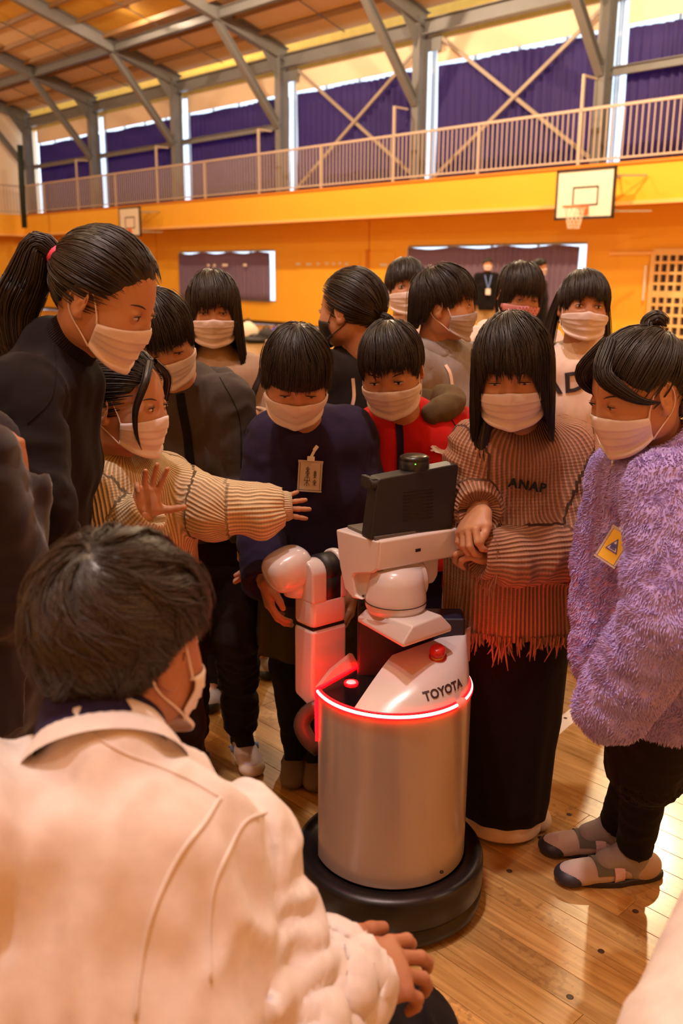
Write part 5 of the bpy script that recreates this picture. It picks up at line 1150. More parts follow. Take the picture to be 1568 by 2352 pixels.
def cream_girl():
    g = rig(P(283, 925, 1.95), 74, 8, 0, byaw=35, s=.98, hs=1.06, neck=P(282, 1068, 2.0), shR=P(232, 1125, 1.90), shL=P(378, 1118, 2.08), elL=P(485, 1175, 2.00), wrL=P(600, 1168, 2.01), hdL=np.array([1, .18, .03]), hbL=np.array([.1, -1, .25]), elR=P(262, 1265, 1.86), wrR=P(333, 1188, 1.84), hdR=np.array([.16, 0, 1.]), hbR=np.array([-.25, 1, .1]), pelvis=P(310, 1420, 2.05), ftR=(-.5, 2.0, .07), ftL=(-.38, 2.05, .07))
    body('person', 'girl in a cream knitted jumper reaching out one arm, in front of the tall girl', g, hsz=.84, hcurl=(dict(curl=(8, 12, 22, 60), splay=(14, 4, -6, -14), thumb=(80, 8)), dict(curl=(12, 12, 14, 16), splay=(14, 5, -4, -15), thumb=(20, 25))))
    t = top(g, K_CREAM, 'jumper', bulk=.010, sl=(.054, .060, .044), hem=P(310, 1400, 2.05), hw=.16, amp=.0045, seed=9, res=.007, sleeves=(1.0, 1.28), extra=[el(P(600, 1185, 2.0), (.045, .052, .056), .03)])
    collar(g, K_CREAMR, r0=.068, r1=.056, h=.022, sink=.012)
    a = g.el[1]; d = nrm(g.wr[1]-a); X = nrm(np.cross(d, UP)); Y = np.cross(X, d); c = g.wr[1]+d*.028; mb = MB(); mb.lathe([(.038, -.012), (.037, .0), (.034, .030), (.030, .040), (.028, .041), (.022, .03)], c, 32, (X, Y, d)); V = np.array(mb.V); o = meshobj('cuff', V, np.array(mb.F), K_CREAMR, g.o, np.stack([np.arctan2((V-c)@Y, (V-c)@X)*.04, (V-c)@d, np.zeros(len(V))], 1)); o['label'] = 'ribbed cream cuff'
    d = nrm(g.wr[0]-g.el[0]); X = nrm(np.cross(d, UP)); Y = np.cross(X, d); c = g.wr[0]-d*.035; mb = MB(); mb.lathe([(.040, 0), (.040, .02), (.046, .038), (.043, .040), (.034, .02)], c, 32, (X, Y, d)); V = np.array(mb.V); meshobj('cuff', V, np.array(mb.F), K_CREAMR, g.o, np.stack([np.arctan2((V-c)@Y, (V-c)@X)*.04, (V-c)@d, np.zeros(len(V))], 1))
    pants(g, K_DGREY); face(g); mask(g)
    tied_hair(g, T=(0, -.85, -.2), n=1300, r=.0014, seed=5, bulge=.005, zf=.060)
    q = np.random.default_rng(4)
    tail(g, [(.01, .055, .088), (.052, .070, .055), (.068, .062, .0), (.066, .066, -.05), (.058, .078, -.085)], [.010, .009, .007, .005, .002], n=34, r=.0009, name='loose_lock'); tail(g, [(-.01, .055, .088), (-.052, .068, .055), (-.070, .058, .0), (-.070, .056, -.06), (-.066, .055, -.12)], [.010, .010, .009, .007, .003], n=44, r=.0009, name='loose_lock', seed=8)
    tail(g, [(.0, -.09, -.05), (-.03, -.07, -.10), P(325, 1050, 1.93)*0+np.array([-.055, .0, -.14]), (-.06, .045, -.20), (-.055, .055, -.27)], [.022, .022, .018, .016, .004], n=150, r=.0015)
cream_girl()
def grey_boy():
    g = rig(P(362, 775, 2.26), 22, 34, -14, byaw=15, s=1.02, neck=P(440, 892, 2.42), shR=P(352, 955, 2.42), shL=P(515, 925, 2.35), elL=P(556, 1090, 2.36), wrL=P(568, 1232, 2.26), elR=P(345, 1150, 2.4), wrR=P(360, 1300, 2.3), pelvis=P(500, 1235, 2.46), knL=P(548, 1470, 2.40), ftL=G(562, 1722)+UP*.07, ftR=G(450, 1748)+UP*.07, knR=P(430, 1480, 2.38), toeL=18, toeR=22)
    body('person', 'child in open grey hooded jacket looking down, behind the girl in cream', g)
    t = top(g, K_GREY, 'hooded_jacket', bulk=.012, sl=(.055, .052, .040), hem=P(485, 1215, 2.45), hw=.15, hd=.12, amp=.006, seed=5); hood(g, K_GREY)
    zipper(g, t, [P(388, 900, 2.2), P(405, 980, 2.2), P(418, 1060, 2.2), P(428, 1130, 2.2), P(436, 1210, 2.2)], K_BLACK, .022, 'zip_band'); seam(t, [(500, 870), (545, 960), (552, 1080)], .0013, K_DGREY)
    pants(g, K_DGREY, r=(.082, .062, .050), amp=.007, hem=.93); face(g, 'down'); mask(g, smooth=False); hair(g, 'fringe', 1000, .0014, seed=11)
    lil = mat('shoe_lilac', (.62, .52, .66), .6); sh = shoes(g, lil, M_WHITE, toe=mat('shoe_toe_white', (.75, .62, .55), .5), ln=.225); socks(g, K_DGREY, .10)
    bl = mat('shoe_blue', (.22, .3, .72), .6)
    for i in (0, 1):
        T = g.toe[i]; X = np.cross(T, UP); a = g.an[i]*A3(1, 1, 0)
        for sg in (-1, 1):
            V, F = tube(spline([a+X*sg*.036+UP*.045-T*.0, a+X*sg*.020+UP*.056+T*.04, a+T*.085+UP*.046+X*sg*.002], 8), .0035, 6, True, .4); link('elastic_strap', mkmesh('elastic_strap', V, F, True), mat('elastic', (.7, .6, .68), .7), sh[i])
            V, F = tube(spline([a+X*sg*.037+UP*.020+T*.02, a+X*sg*.0375+UP*.034+T*.038, a+X*sg*.036+UP*.024+T*.058], 6), .006, 6, True, .35); link('blue_patch', mkmesh('blue_patch', V, F, True), bl, sh[i])
grey_boy()
def long_hair_girl():
    g = rig(P(482, 708, 2.82), 8, 12, 0, byaw=5, s=1.0, shR=P(418, 868, 2.9), shL=P(572, 868, 2.88), elL=P(640, 1010, 2.85), wrL=P(588, 975, 2.62), hdL=nrm([-.8, -.2, .3]), hbL=nrm([.1, -1, .3]), ftR=G(500, 1600)+UP*.07, ftL=G(606, 1528)+UP*.07, toeL=15)
    body('person', 'girl with long loose hair and a fringe holding a black bag strap, at the back', g, hcurl=(None, dict(curl=(55, 55, 55, 55))))
    t = top(g, K_TAUPE, 'jacket', bulk=.012, hem=g.P-UP*.08, amp=.005, seed=8, res=.011); zipper(g, t, [P(520, 880, 2.7), P(524, 950, 2.7), P(528, 1050, 2.7), P(528, 1150, 2.7)], K_WHITE, .07, 'shirt_front')
    collar(g, K_TAUPE, r0=.07, r1=.055, h=.03); pants(g, K_DGREY, r=(.08, .062, .055), res=.013); face(g, 'down'); mask(g); hair(g, 'long', 1000, .0018, seed=21, flare=.10, inward=0)
    sh = shoes(g, mat('shoe_grey', (.33, .27, .24), .7), M_BLACK, toe=M_BLACK, strap=K_DGREY)
    s = MB(); bt = bvh(t); q = [hitpx(bt, x, y, .006) for x, y in [(598, 815), (592, 850), (580, 890), (568, 930), (562, 990), (560, 1060)]]; q = [p[0] for p in q if p[0] is not None]
    if len(q) > 2:
        st = tag(MB().tube(spline(q, 20), .016, 6, True, .15).build('bag_strap', M_BLACK, None, True), 'black shoulder bag strap across the chest of the long-haired girl', 'strap')
        c = q[len(q)//2]; e = MB(); e.tube([c+np.array([.017*sx, -.006, .012*sz]) for sx, sz in ((-1, -1), (1, -1), (1, 1), (-1, 1), (-1, -1))], .002, 6, False); b = e.build('buckle', M_GOLD, st)
long_hair_girl()
def navy_child():
    g = rig(P(676, 856, 2.14), 6, 38, 2, byaw=2, s=1.02, neck=P(706, 972, 2.32), shR=P(632, 1012, 2.28), shL=P(795, 998, 2.34), elR=P(600, 1200, 2.24), wrR=P(606, 1330, 2.10), hdR=nrm([.25, -.3, -.9]), elL=P(838, 1190, 2.36), wrL=P(815, 1350, 2.26), pelvis=P(715, 1310, 2.36), ftR=G(686, 1750)+UP*.07, ftL=G(735, 1755)+UP*.07, toeR=0, toeL=0)
    body('person', 'child with bowl haircut and navy jumper with a name card, in the centre', g)
    t = top(g, K_NAVY, 'jumper', bulk=.014, sl=(.056, .052, .042), hem=P(712, 1350, 2.36), hw=.165, hd=.125, amp=.005, seed=14)
    collar(g, K_NAVY, r0=.072, r1=.060, h=.018, sink=.014)
    # knee-length flared skirt, leggings
    a = g.P+UP*.02; hz = P(660, 1490, 2.34)[2]; mb = MB(); n = 60
    for j, (z, r) in enumerate([(a[2], .125), (a[2]-.08, .14), (a[2]*.5+hz*.5, .145), (hz+.02, .150), (hz, .152), (hz, .147), (a[2]-.08, .13)]): mb.V += [tuple(np.array([a[0]+.005, a[1], 0])+np.array([math.cos(t_)*r*(1+.05*math.sin(t_*9)*(j/3 if j < 5 else 1)), math.sin(t_)*r*.85*(1+.05*math.sin(t_*9)), z])) for t_ in np.linspace(0, 2*math.pi, n, endpoint=False)]
    mb.F = [(j*n+i, j*n+(i+1) % n, (j+1)*n+(i+1) % n, (j+1)*n+i) for j in range(6) for i in range(n)]; mb.build('skirt', K_SKOL, g.o, True)
    pants(g, K_BLACK, 'leggings', r=(.070, .052, .040), amp=.002, hem=.98, waist=(.115, .085)); face(g, 'down'); mask(g, smooth=True); hair(g, 'bowl', 1500, .0012, seed=31, clump=.0015, inward=.15)
    shoes(g, mat('shoe_dark_grey', (.17, .13, .105), .8), mat('sole_grey', (.14, .11, .09), .7), strap=mat('shoe_strap_grey', (.20, .155, .13), .8), ln=.215); socks(g, K_BLACK, .09)
    def art(r, c, X, Y, n, w_, h_):
        ink = mat('ink', (.05, .04, .04), .7); q = np.random.default_rng(5)
        V = []; e = MB()
        def st(x0, y0, x1, y1, wd=.0012): e.beam(c+X*w_*x0+Y*h_*y0+n*.0002, c+X*w_*x1+Y*h_*y1+n*.0002, wd, .0004, n)
        for (cx, cy, s_) in ((-.13, -.16, .20), (-.12, .10, .13), (-.12, .25, .12), (.25, -.22, .12), (.25, .04, .10), (.25, .14, .09)):
            st(cx-s_*.8, cy, cx+s_*.8, cy); st(cx, cy+s_, cx, cy-s_); st(cx-s_*.6, cy+s_*.55, cx+s_*.6, cy+s_*.55, .0009); st(cx-s_*.1, cy-s_*.2, cx-s_*.7, cy-s_*.95, .0009); st(cx+s_*.1, cy-s_*.2, cx+s_*.7, cy-s_*.95, .0009); st(cx-s_*.6, cy+s_*.55, cx-s_*.6, cy, .0009); st(cx+s_*.6, cy+s_*.55, cx+s_*.6, cy, .0009)
        e.build('handwriting', ink, r)
    badge(t, 712, 1094, 46, 62, -3, mat('paper_card', (.62, .50, .42), .7), 'clear name card with handwritten strokes clipped to the navy jumper', art)
navy_child()
def back_turned():
    g = rig(P(795, 708, 2.85), -118, 6, 0, byaw=-135, s=1.09, neck=P(812, 815, 2.89), pelvis=P(830, 1080, 2.9))
    body('person', 'child with pulled-back hair and a black mask, turned away behind the navy jumper', g, res=.014)
    t = top(g, K_DGREY, 'jacket', bulk=.014, hem=g.P-UP*.06, amp=.005, seed=2, res=.011); collar(g, K_DGREY, r0=.075, r1=.06, h=.045)
    zipper(g, t, [P(806, 865, 2.7), P(808, 885, 2.7), P(809, 910, 2.7), P(804, 936, 2.7)], mat('zip_silver', (.6, .5, .48), .35, .6), .010, 'sleeve_zip'); pants(g, K_BLACK, res=.014)
    face(g); mask(g, M_MASKB, smooth=True, lm=M_MASKB); tied_hair(g, T=(0, -.75, -.45), n=1300, r=.0016, seed=12, bulge=.009, zf=.066)
    tail(g, [(-.02, .01, .108), (.03, -.03, .112), (.06, -.07, .075), (.05, -.1, .02), (.0, -.108, -.03)], [.003, .008, .010, .010, .006], n=60, r=.0014, name='braid'); tail(g, [(0, -.095, -.03), (-.0, -.12, -.05), (-.02, -.135, -.09)], [.018, .028, .012], n=110)
back_turned()
def red_boy():
    g = rig(P(893, 838, 2.33), -12, 27, -5, byaw=0, s=1.03, neck=P(935, 955, 2.48), shR=P(868, 992, 2.45), shL=P(1035, 985, 2.52), elR=P(850, 1170, 2.42), elL=P(1078, 1180, 2.52), wrR=P(880, 1330, 2.36), wrL=P(1060, 1340, 2.44), pelvis=P(975, 1310, 2.55), ftR=(.20, 2.52, .07), ftL=(.36, 2.55, .07))
    body('person', 'boy in a red sports jacket with a white leaping emblem, behind the robot', g, res=.013)
    t = top(g, K_RED, 'sports_jacket', bulk=.014, hem=P(965, 1265, 2.54), hw=.165, hd=.125, amp=.006, seed=24)
    zipper(g, t, [P(918, 960, 2.3), P(921, 1010, 2.3), P(922, 1070, 2.3), P(922, 1160, 2.3)], K_NAVY2, .018, 'zip_placket'); seam(t, [(1030, 955), (1062, 1010), (1066, 1070)], .0016, K_NAVY2)
    n0 = g.N.copy(); g.N = g.N+UP*.035+g.R*-.02; h = hood(g, K_OLIVE, 'hood', 1.12, seed=5); g.N = n0; h['label'] = 'brown hood of the garment underneath'; pants(g, K_NAVY2, r=(.088, .068, .058), amp=.006, res=.013)
    face(g, 'open', glance=(0, .5)); mask(g); hair(g, 'boy', 1500, .0013, seed=41, clump=.006)
    pz = [(1021, 1021), (1026, 1017), (1034, 1018), (1041, 1023), (1049, 1027), (1056, 1028), (1063, 1024), (1068, 1018), (1072, 1013), (1074, 1015), (1071, 1022), (1067, 1031), (1063, 1038), (1064, 1046), (1066, 1053), (1062, 1055), (1058, 1047), (1054, 1041), (1047, 1037), (1040, 1035), (1034, 1034), (1030, 1031), (1024, 1032), (1020, 1029), (1027, 1026)]
    pz = [((x-1044)*.92+1006, (y-1035)*.92+1036) for x, y in pz]
    bt = bvh(t); q = [hitpx(bt, x, y, .003)[0] for x, y in pz]; q = [p for p in q if p is not None]
    if len(q) > 10: MB().prism(q, np.array([0, -.0012, 0])).build('white_emblem', mat('emblem_white', (.8, .7, .66), .6), t)
red_boy()
def grey_side():
    g = rig(P(1015, 692, 2.88), 74, 4, 0, byaw=52, s=1.06, hs=1.05, neck=P(1000, 800, 2.91), pelvis=P(1015, 1100, 2.95))
    body('person', 'child in profile with grey mask and pale grey hooded top, behind the red jacket', g, res=.014)
    t = top(g, K_LGREY, 'hooded_top', bulk=.012, hem=g.P-UP*.06, amp=.005, seed=7, res=.011); hood(g, K_LGREY, s=.95); zipper(g, t, [P(1022, 830, 2.75), P(1034, 855, 2.75), P(1040, 900, 2.75)], K_WHITE, .010); pants(g, K_DGREY, res=.014)
    face(g); mask(g, M_MASKG); hair(g, 'shag', 1600, .0014, seed=51, clump=.006)
grey_side()
def back_girl():
    g = rig(P(924, 655, 3.6), 6, 0, 0, s=1.0, neck=None if False else P(930, 745, 3.62)); body('person', 'girl in a white top whose fringed face shows between two heads at the back', g, res=.016)
    top(g, K_WHITE, 'white_top', bulk=.01, res=.014, amp=.003); pants(g, K_DGREY, res=.016); collar(g, K_WHITE, h=.06, r0=.06, r1=.052); face(g); mask(g); hair(g, 'tails', 700, .002, seed=61)
back_girl()
def pink_mask_girl():
    g = rig(P(1186, 665, 3.4), 12, 20, 6, s=1.0, byaw=5); body('person', 'girl with bobbed hair and pink dotted mask in a white hooded top', g, res=.016)
    top(g, K_WHITE, 'hooded_top', bulk=.016, res=.013, amp=.005); hood(g, K_WHITE, s=1.05, res=.012); pants(g, K_DGREY, res=.016); face(g, 'down')
    pm_ = mat('mask_pink', (.72, .30, .33), .75); mk = mask(g, pm_, smooth=True); mk['label'] = 'pink dotted mask'
    dk = mat('mask_dots', (.35, .08, .12), .7); bt = bvh(mk); e = MB()
    for i in range(9):
        for j in range(9):
            x = 1183+i*7.5+(j % 2)*3.7; y = 668+j*6.5; h, n = hitpx(bt, x, y, .0012)
            if h is not None: e.lathe([(0, .0006), (.0026, .0006), (.0028, 0)], h, 6, (nrm(np.cross(n, UP)), nrm(np.cross(n, np.cross(n, UP))), n))
    if e.V: e.build('dots', dk, mk)['kind'] = 'stuff'
    hair(g, 'bob', 900, .0019, seed=71, inward=.25)
pink_mask_girl()
def letter_girl():
    g = rig(P(1333, 690, 3.02), -2, 2, 3, s=1.0, hs=1.02, neck=P(1335, 792, 3.05), shR=P(1272, 832, 3.08), shL=P(1400, 825, 3.05), elR=P(1262, 1000, 3.1), elL=P(1430, 985, 3.02), wrL=P(1392, 1078, 2.85), hdL=nrm([-.3, -.4, .1]), wrR=P(1290, 1120, 2.95), pelvis=P(1345, 1060, 3.1), ftR=G(1320, 1490)+UP*.07, ftL=G(1400, 1485)+UP*.07, toeR=-5)
    body('person', 'girl with fringe and long side locks in a white lettered sweatshirt, back right', g, res=.013, hcurl=(None, dict(curl=(45, 50, 55, 60))))
    t = top(g, K_WHITE, 'sweatshirt', bulk=.014, hem=P(1340, 998, 3.1), hw=.155, amp=.005, seed=17, res=.010, label='white sweatshirt with dark letters'); collar(g, K_WHITE, r0=.066, r1=.056, h=.016)
    # dark jacket sleeves over the sweatshirt
    it = []
    for i in (0, 1): it += [rc(g.sh[i]+(g.sh[i]-g.N)*.12, g.el[i], .064, .060, .02), rc(g.el[i], g.wr[i]-nrm(g.wr[i]-g.el[i])*.02, .058, .048, .02)]
    V, F = sdfmesh(it, .010); meshobj('jacket_sleeves', relax(V, F, 1), F, K_NAVY2, g.o)
    pants(g, K_BLACK, r=(.085, .07, .06), res=.012); V, F = textmesh('ADI', .088, .001, .002, 1.15); p0 = P(1308, 874, 2.92); decal('letters', V, F, p0, nrm([1, 0, .17]), nrm([-.1, 0, 1]), nrm([0, -1, .1]), t, mat('letter_ink', (.03, .02, .03), .7), t, .003, .002)
    shoes(g, mat('shoe_yellow', (.5, .33, .06), .6), M_WHITE, toe=M_BLACK); face(g, 'open'); mask(g); hair(g, 'tails', 900, .0017, seed=81)
    for sx in (1, -1): tail(g, [(sx*.07, -.035, .03), (sx*.088, -.045, -.06), (sx*.10, -.025, -.16), (sx*.11, .0, -.26)], [.016, .022, .024, .007], n=130, r=.0018, name='side_lock')
letter_girl()
def brown_girl():
    g = rig(P(1172, 838, 1.96), -14, 18, -4, byaw=4, s=1.03, neck=P(1196, 985, 2.08), shR=P(1108, 1035, 2.04), shL=P(1286, 1030, 2.08), elR=P(1085, 1140, 2.05), wrR=P(1098, 1165, 1.95), hdR=nrm([-.45, -.75, -.55]), hbR=nrm([-.6, 0, 1]), elL=P(1340, 1245, 2.00), wrL=P(1150, 1266, 1.93), hdL=nrm([-1, .1, .15]), hbL=nrm([0, -.5, 1]), pelvis=P(1198, 1400, 2.14), ftR=G(1150, 1850)+UP*.07, ftL=G(1205, 1840)+UP*.07)
    body('person', 'girl with bobbed hair in a brown ribbed jumper with frayed hem, right of the robot', g, hcurl=(dict(curl=(50, 50, 50, 50), thumb=(25, 30)), dict(curl=(50, 52, 55, 55), thumb=(25, 30))))
    hem = P(1192, 1412, 2.12)
    t = top(g, K_BRN, 'jumper', bulk=.020, sl=(.060, .060, .042), hem=hem, hw=.160, hd=.120, amp=.005, seed=33, res=.0065, neck=.066, sleeves=(1.0, 1.18), extra=[rc(P(1300, 1262, 2.0), P(1180, 1290, 1.92), .050, .050, .03), rc(P(1360, 1200, 2.02), P(1350, 1270, 2.0), .062, .058, .03)])
    collar(g, K_BRN, r0=.070, r1=.056, h=.03, sink=.012)
    bt = bvh(t); V = np.array([v.co for v in t.data.vertices]); z0 = V[:, 2].min(); ring = []; ln = []
    q = np.random.default_rng(3); low = V[(V[:, 2] < hem[2]+.012) & (V[:, 2] > hem[2]-.03)]
    c = low.mean(0); an = np.arctan2(low[:, 1]-c[1], low[:, 0]-c[0])
    for a in np.linspace(-math.pi, math.pi, 90, endpoint=False):
        m_ = np.abs((an-a+math.pi) % (2*math.pi)-math.pi) < .08
        if m_.any():
            w_ = low[m_]; r_ = np.hypot(w_[:, 0]-c[0], w_[:, 1]-c[1]); p = w_[np.argmax(r_)]; ring.append((np.array([p[0], p[1], hem[2]]), np.array([math.cos(a), math.sin(a), 0]))); ln.append(.012+.055*max(0, vnoise(np.array([[a*2.6, 3.3, 0]]))[0])+.025*abs(math.sin(a*7.3)))
    fringe('frayed_hem', ring, K_BRN, t, ln, .0028, 4, 5)
    for i in (0, 1):
        d = nrm(g.wr[i]-g.el[i]); X = nrm(np.cross(d, UP)); Y = np.cross(X, d); wq = g.el[i]+(g.wr[i]-g.el[i])*(1, 1.18)[i]; rg = [(wq-d*.004+(X*math.cos(a)+Y*math.sin(a))*(.044, .05)[i], X*math.cos(a)+Y*math.sin(a)) for a in np.linspace(0, 2*math.pi, 26)]; fringe('frayed_cuff', rg, K_BRN, t, .03, .0024, 6+i, 3)
    V, F = textmesh('ANAP', .029, .0012, .0007, 1.15); p0 = P(1224, 1118, 1.9); decal('lettering', V, F, p0, nrm([.98, 0, -.16]), nrm([.08, 0, 1]), nrm([0, -1, .1]), t, mat('stitched_black', (.012, .01, .012), .9), t, .004, .003)
    # long dark skirt with pale underskirt edge
    a = np.array([g.P[0]-.012, g.P[1], g.P[2]]); mb = MB(); n = 72; zb = .055; rings = [(a[2]+.04, .13, 0), (a[2]-.1, .135, .2), (a[2]*.55, .128, 1), (.25, .118, 1.2), (zb+.05, .112, 1.2), (zb, .105, 1.2), (zb, .098, 1), (.3, .10, 1)]
    for j, (z, r, w_) in enumerate(rings): mb.V += [(a[0]+math.cos(t_)*r*(1+.020*w_*(1+math.sin(t_*11+1))), a[1]+math.sin(t_)*r*.85*(1+.020*w_*(1+math.sin(t_*11+1))), z) for t_ in np.linspace(0, 2*math.pi, n, endpoint=False)]
    mb.F = [(j*n+i, j*n+(i+1) % n, (j+1)*n+(i+1) % n, (j+1)*n+i) for j in range(len(rings)-1) for i in range(n)]; mb.build('long_skirt', cloth('skirt_black', (.016, .010, .010), rib=(.012, .4, .0012)), g.o, True)
    mb = MB()
    for j, (z, r) in enumerate([(.16, .085), (.05, .093), (.018, .097), (.012, .093), (.05, .086)]): mb.V += [(a[0]-.002+math.cos(t_)*r, a[1]-.004+math.sin(t_)*r*.86, z) for t_ in np.linspace(0, 2*math.pi, 48, endpoint=False)]
    mb.F = [(j*48+i, j*48+(i+1) % 48, (j+1)*48+(i+1) % 48, (j+1)*48+i) for j in range(4) for i in range(48)]; mb.build('underskirt_edge', K_WHITE, g.o, True)
    pants(g, K_BLACK, 'leggings', r=(.06, .045, .035), res=.013, waist=(.11, .08)); shoes(g, mat('shoe_pale', (.6, .48, .40), .7), M_WHITE, ln=.19)
    face(g, 'down'); mask(g); hair(g, 'longbob', 1900, .0013, seed=91, inward=.05, flare=.06, rs=1.05, W=(.08, -.30, 1))
    tail(g, [(.06, .03, -.10), (.072, .055, -.16), (.065, .075, -.22), (.06, .08, -.26)], [.016, .018, .014, .004], n=90, r=.0014, name='front_lock')
brown_girl()
def lilac_girl():
    g = rig(P(1456, 884, 1.76), -72, 20, 0, byaw=-66, s=1.03, hs=1.05, neck=P(1520, 1020, 1.80), shL=P(1535, 1120, 1.64), shR=P(1440, 1095, 1.90), elL=P(1545, 1400, 1.53), wrL=P(1412, 1608, 1.57), elR=P(1405, 1310, 1.88), wrR=P(1392, 1500, 1.82), pelvis=P(1500, 1520, 1.80), ftL=G(1462, 2005)+UP*.07, ftR=G(1420, 1945)+UP*.07, toeL=-84, toeR=-88, knL=P(1495, 1760, 1.85), knR=P(1480, 1740, 1.92), hdL=nrm([-.3, 0, -1]))
    body('person', 'girl in a lilac fleece jacket with a yellow card, looking left at the right edge', g, hands=(True, False))
    t = top(g, K_LILAC, 'fleece_jacket', bulk=.017, sl=(.062, .062, .058), hem=P(1500, 1615, 1.80), hw=.16, hd=.098, chest=(.15, .088), amp=.006, seed=44, res=.007, kk=.014, extra=[rc(P(1420, 1480, 1.84), P(1425, 1560, 1.84), .045, .035, .02), rc(P(1440, 1300, 1.80), P(1430, 1480, 1.82), .06, .05, .03)], cuffs=False)
    c = collar(g, K_LILAC, 'fleece_collar', r0=.088, r1=.078, h=.060, sink=-.005, thick=.016); fur(t, 60000, .0065, K_LILAC, 3, .0013); 
    fur(c, 5000, .0065, K_LILAC, 5, .0013); seam(t, [(1402, 1065), (1392, 1120), (1378, 1200)], .0018, mat('lilac_dark', (.2, .13, .3), .8)); zb = seam(t, [(1408, 1040), (1406, 1062)], .004, M_WHITE, 'zip_pull')
    pants(g, K_BLACK, 'leggings', r=(.066, .050, .042), amp=.003, hem=.90, waist=(.125, .10)); tp = cloth('shorts_black', (.010, .007, .008)); pants(g, tp, 'shorts', r=(.080, .076, .072), hem=.0, amp=.003, waist=(.13, .085))
    face(g, 'down'); mask(g); tied_hair(g, T=(0, -.62, .55), n=1700, r=.0014, seed=15, bulge=.006, zf=.058)
    tail(g, [(.0, -.055, .095), (.01, -.065, .108), (.0, -.08, .112), (-.012, -.085, .095)], [.014, .017, .017, .010], n=130, r=.0016, name='hair_bun')
    for sx in (1, -1): tail(g, [(0, .03, .108), (sx*.030, .078, .068), (sx*.058, .066, .03), (sx*.074, .038, .0), (sx*.080, .01, -.012)], [.016, .018, .014, .008, .003], n=170, r=.0013, name='side_swept_fringe', seed=5+sx)
    tail(g, [(-.03, -.10, -.03), (-.02, -.115, -.08), (-.02, -.11, -.13)], [.02, .022, .006], n=90, name='ponytail')
    sh = shoes(g, mat('shoe_pink_grey', (.48, .36, .33), .75), mat('sole_dark', (.02, .015, .02), .6), toe=mat('toe_navy', (.025, .022, .035), .5), ln=.225, wd=.037); socks(g, mat('sock_grey', (.30, .27, .27), .9), .085)
    for i in (0, 1):
        T = g.toe[i]; X = np.cross(T, UP); a = g.an[i]*A3(1, 1, 0); band(sh[i], a, T, X, .044, .026, mat('strap_pink', (.66, .45, .5), .7), 'strap', lift=.0025); band(sh[i], a, T, X, .078, .040, mat('tongue_grey', (.12, .12, .10), .8), 'tongue', c0=.45, c1=math.pi-.45)
    def art(r, c_, X, Y, n, w_, h_):
        b = MB(); p = [c_+X*w_*x+Y*h_*y+n*.0003 for x, y in ((-.36, -.16), (.36, -.16), (0, .30))]; b.prism(p, n*.0005); b.build('blue_triangle', mat('card_blue', (.12, .12, .42), .6), r)
        b = MB(); p = [c_+X*w_*x+Y*h_*y+n*.0010 for x, y in ((-.28, -.12), (.28, -.12), (0, .22))]; b.prism(p, n*.0004); b.build('white_triangle', mat('card_white', (.75, .7, .75), .6), r)
        b = MB()
        for x in (-.09, .07): b.lathe([(0, .0003), (.0035, .0003), (.0036, 0)], c_+X*w_*x+Y*h_*.06+n*.0016, 10, (X, Y, n)); b.beam(c_+X*w_*x+Y*h_*.03+n*.0017, c_+X*w_*(x+.03)+Y*h_*-.09+n*.0017, .0055, .0004, n)
        b.build('figures', mat('card_blue', (.12, .12, .42), .6), r)
    badge(t, 1424, 1248, 44, 72, -22, mat('card_yellow', (.95, .58, .05), .6), 'yellow card with a blue triangle clipped to the lilac fleece', art)
lilac_girl()
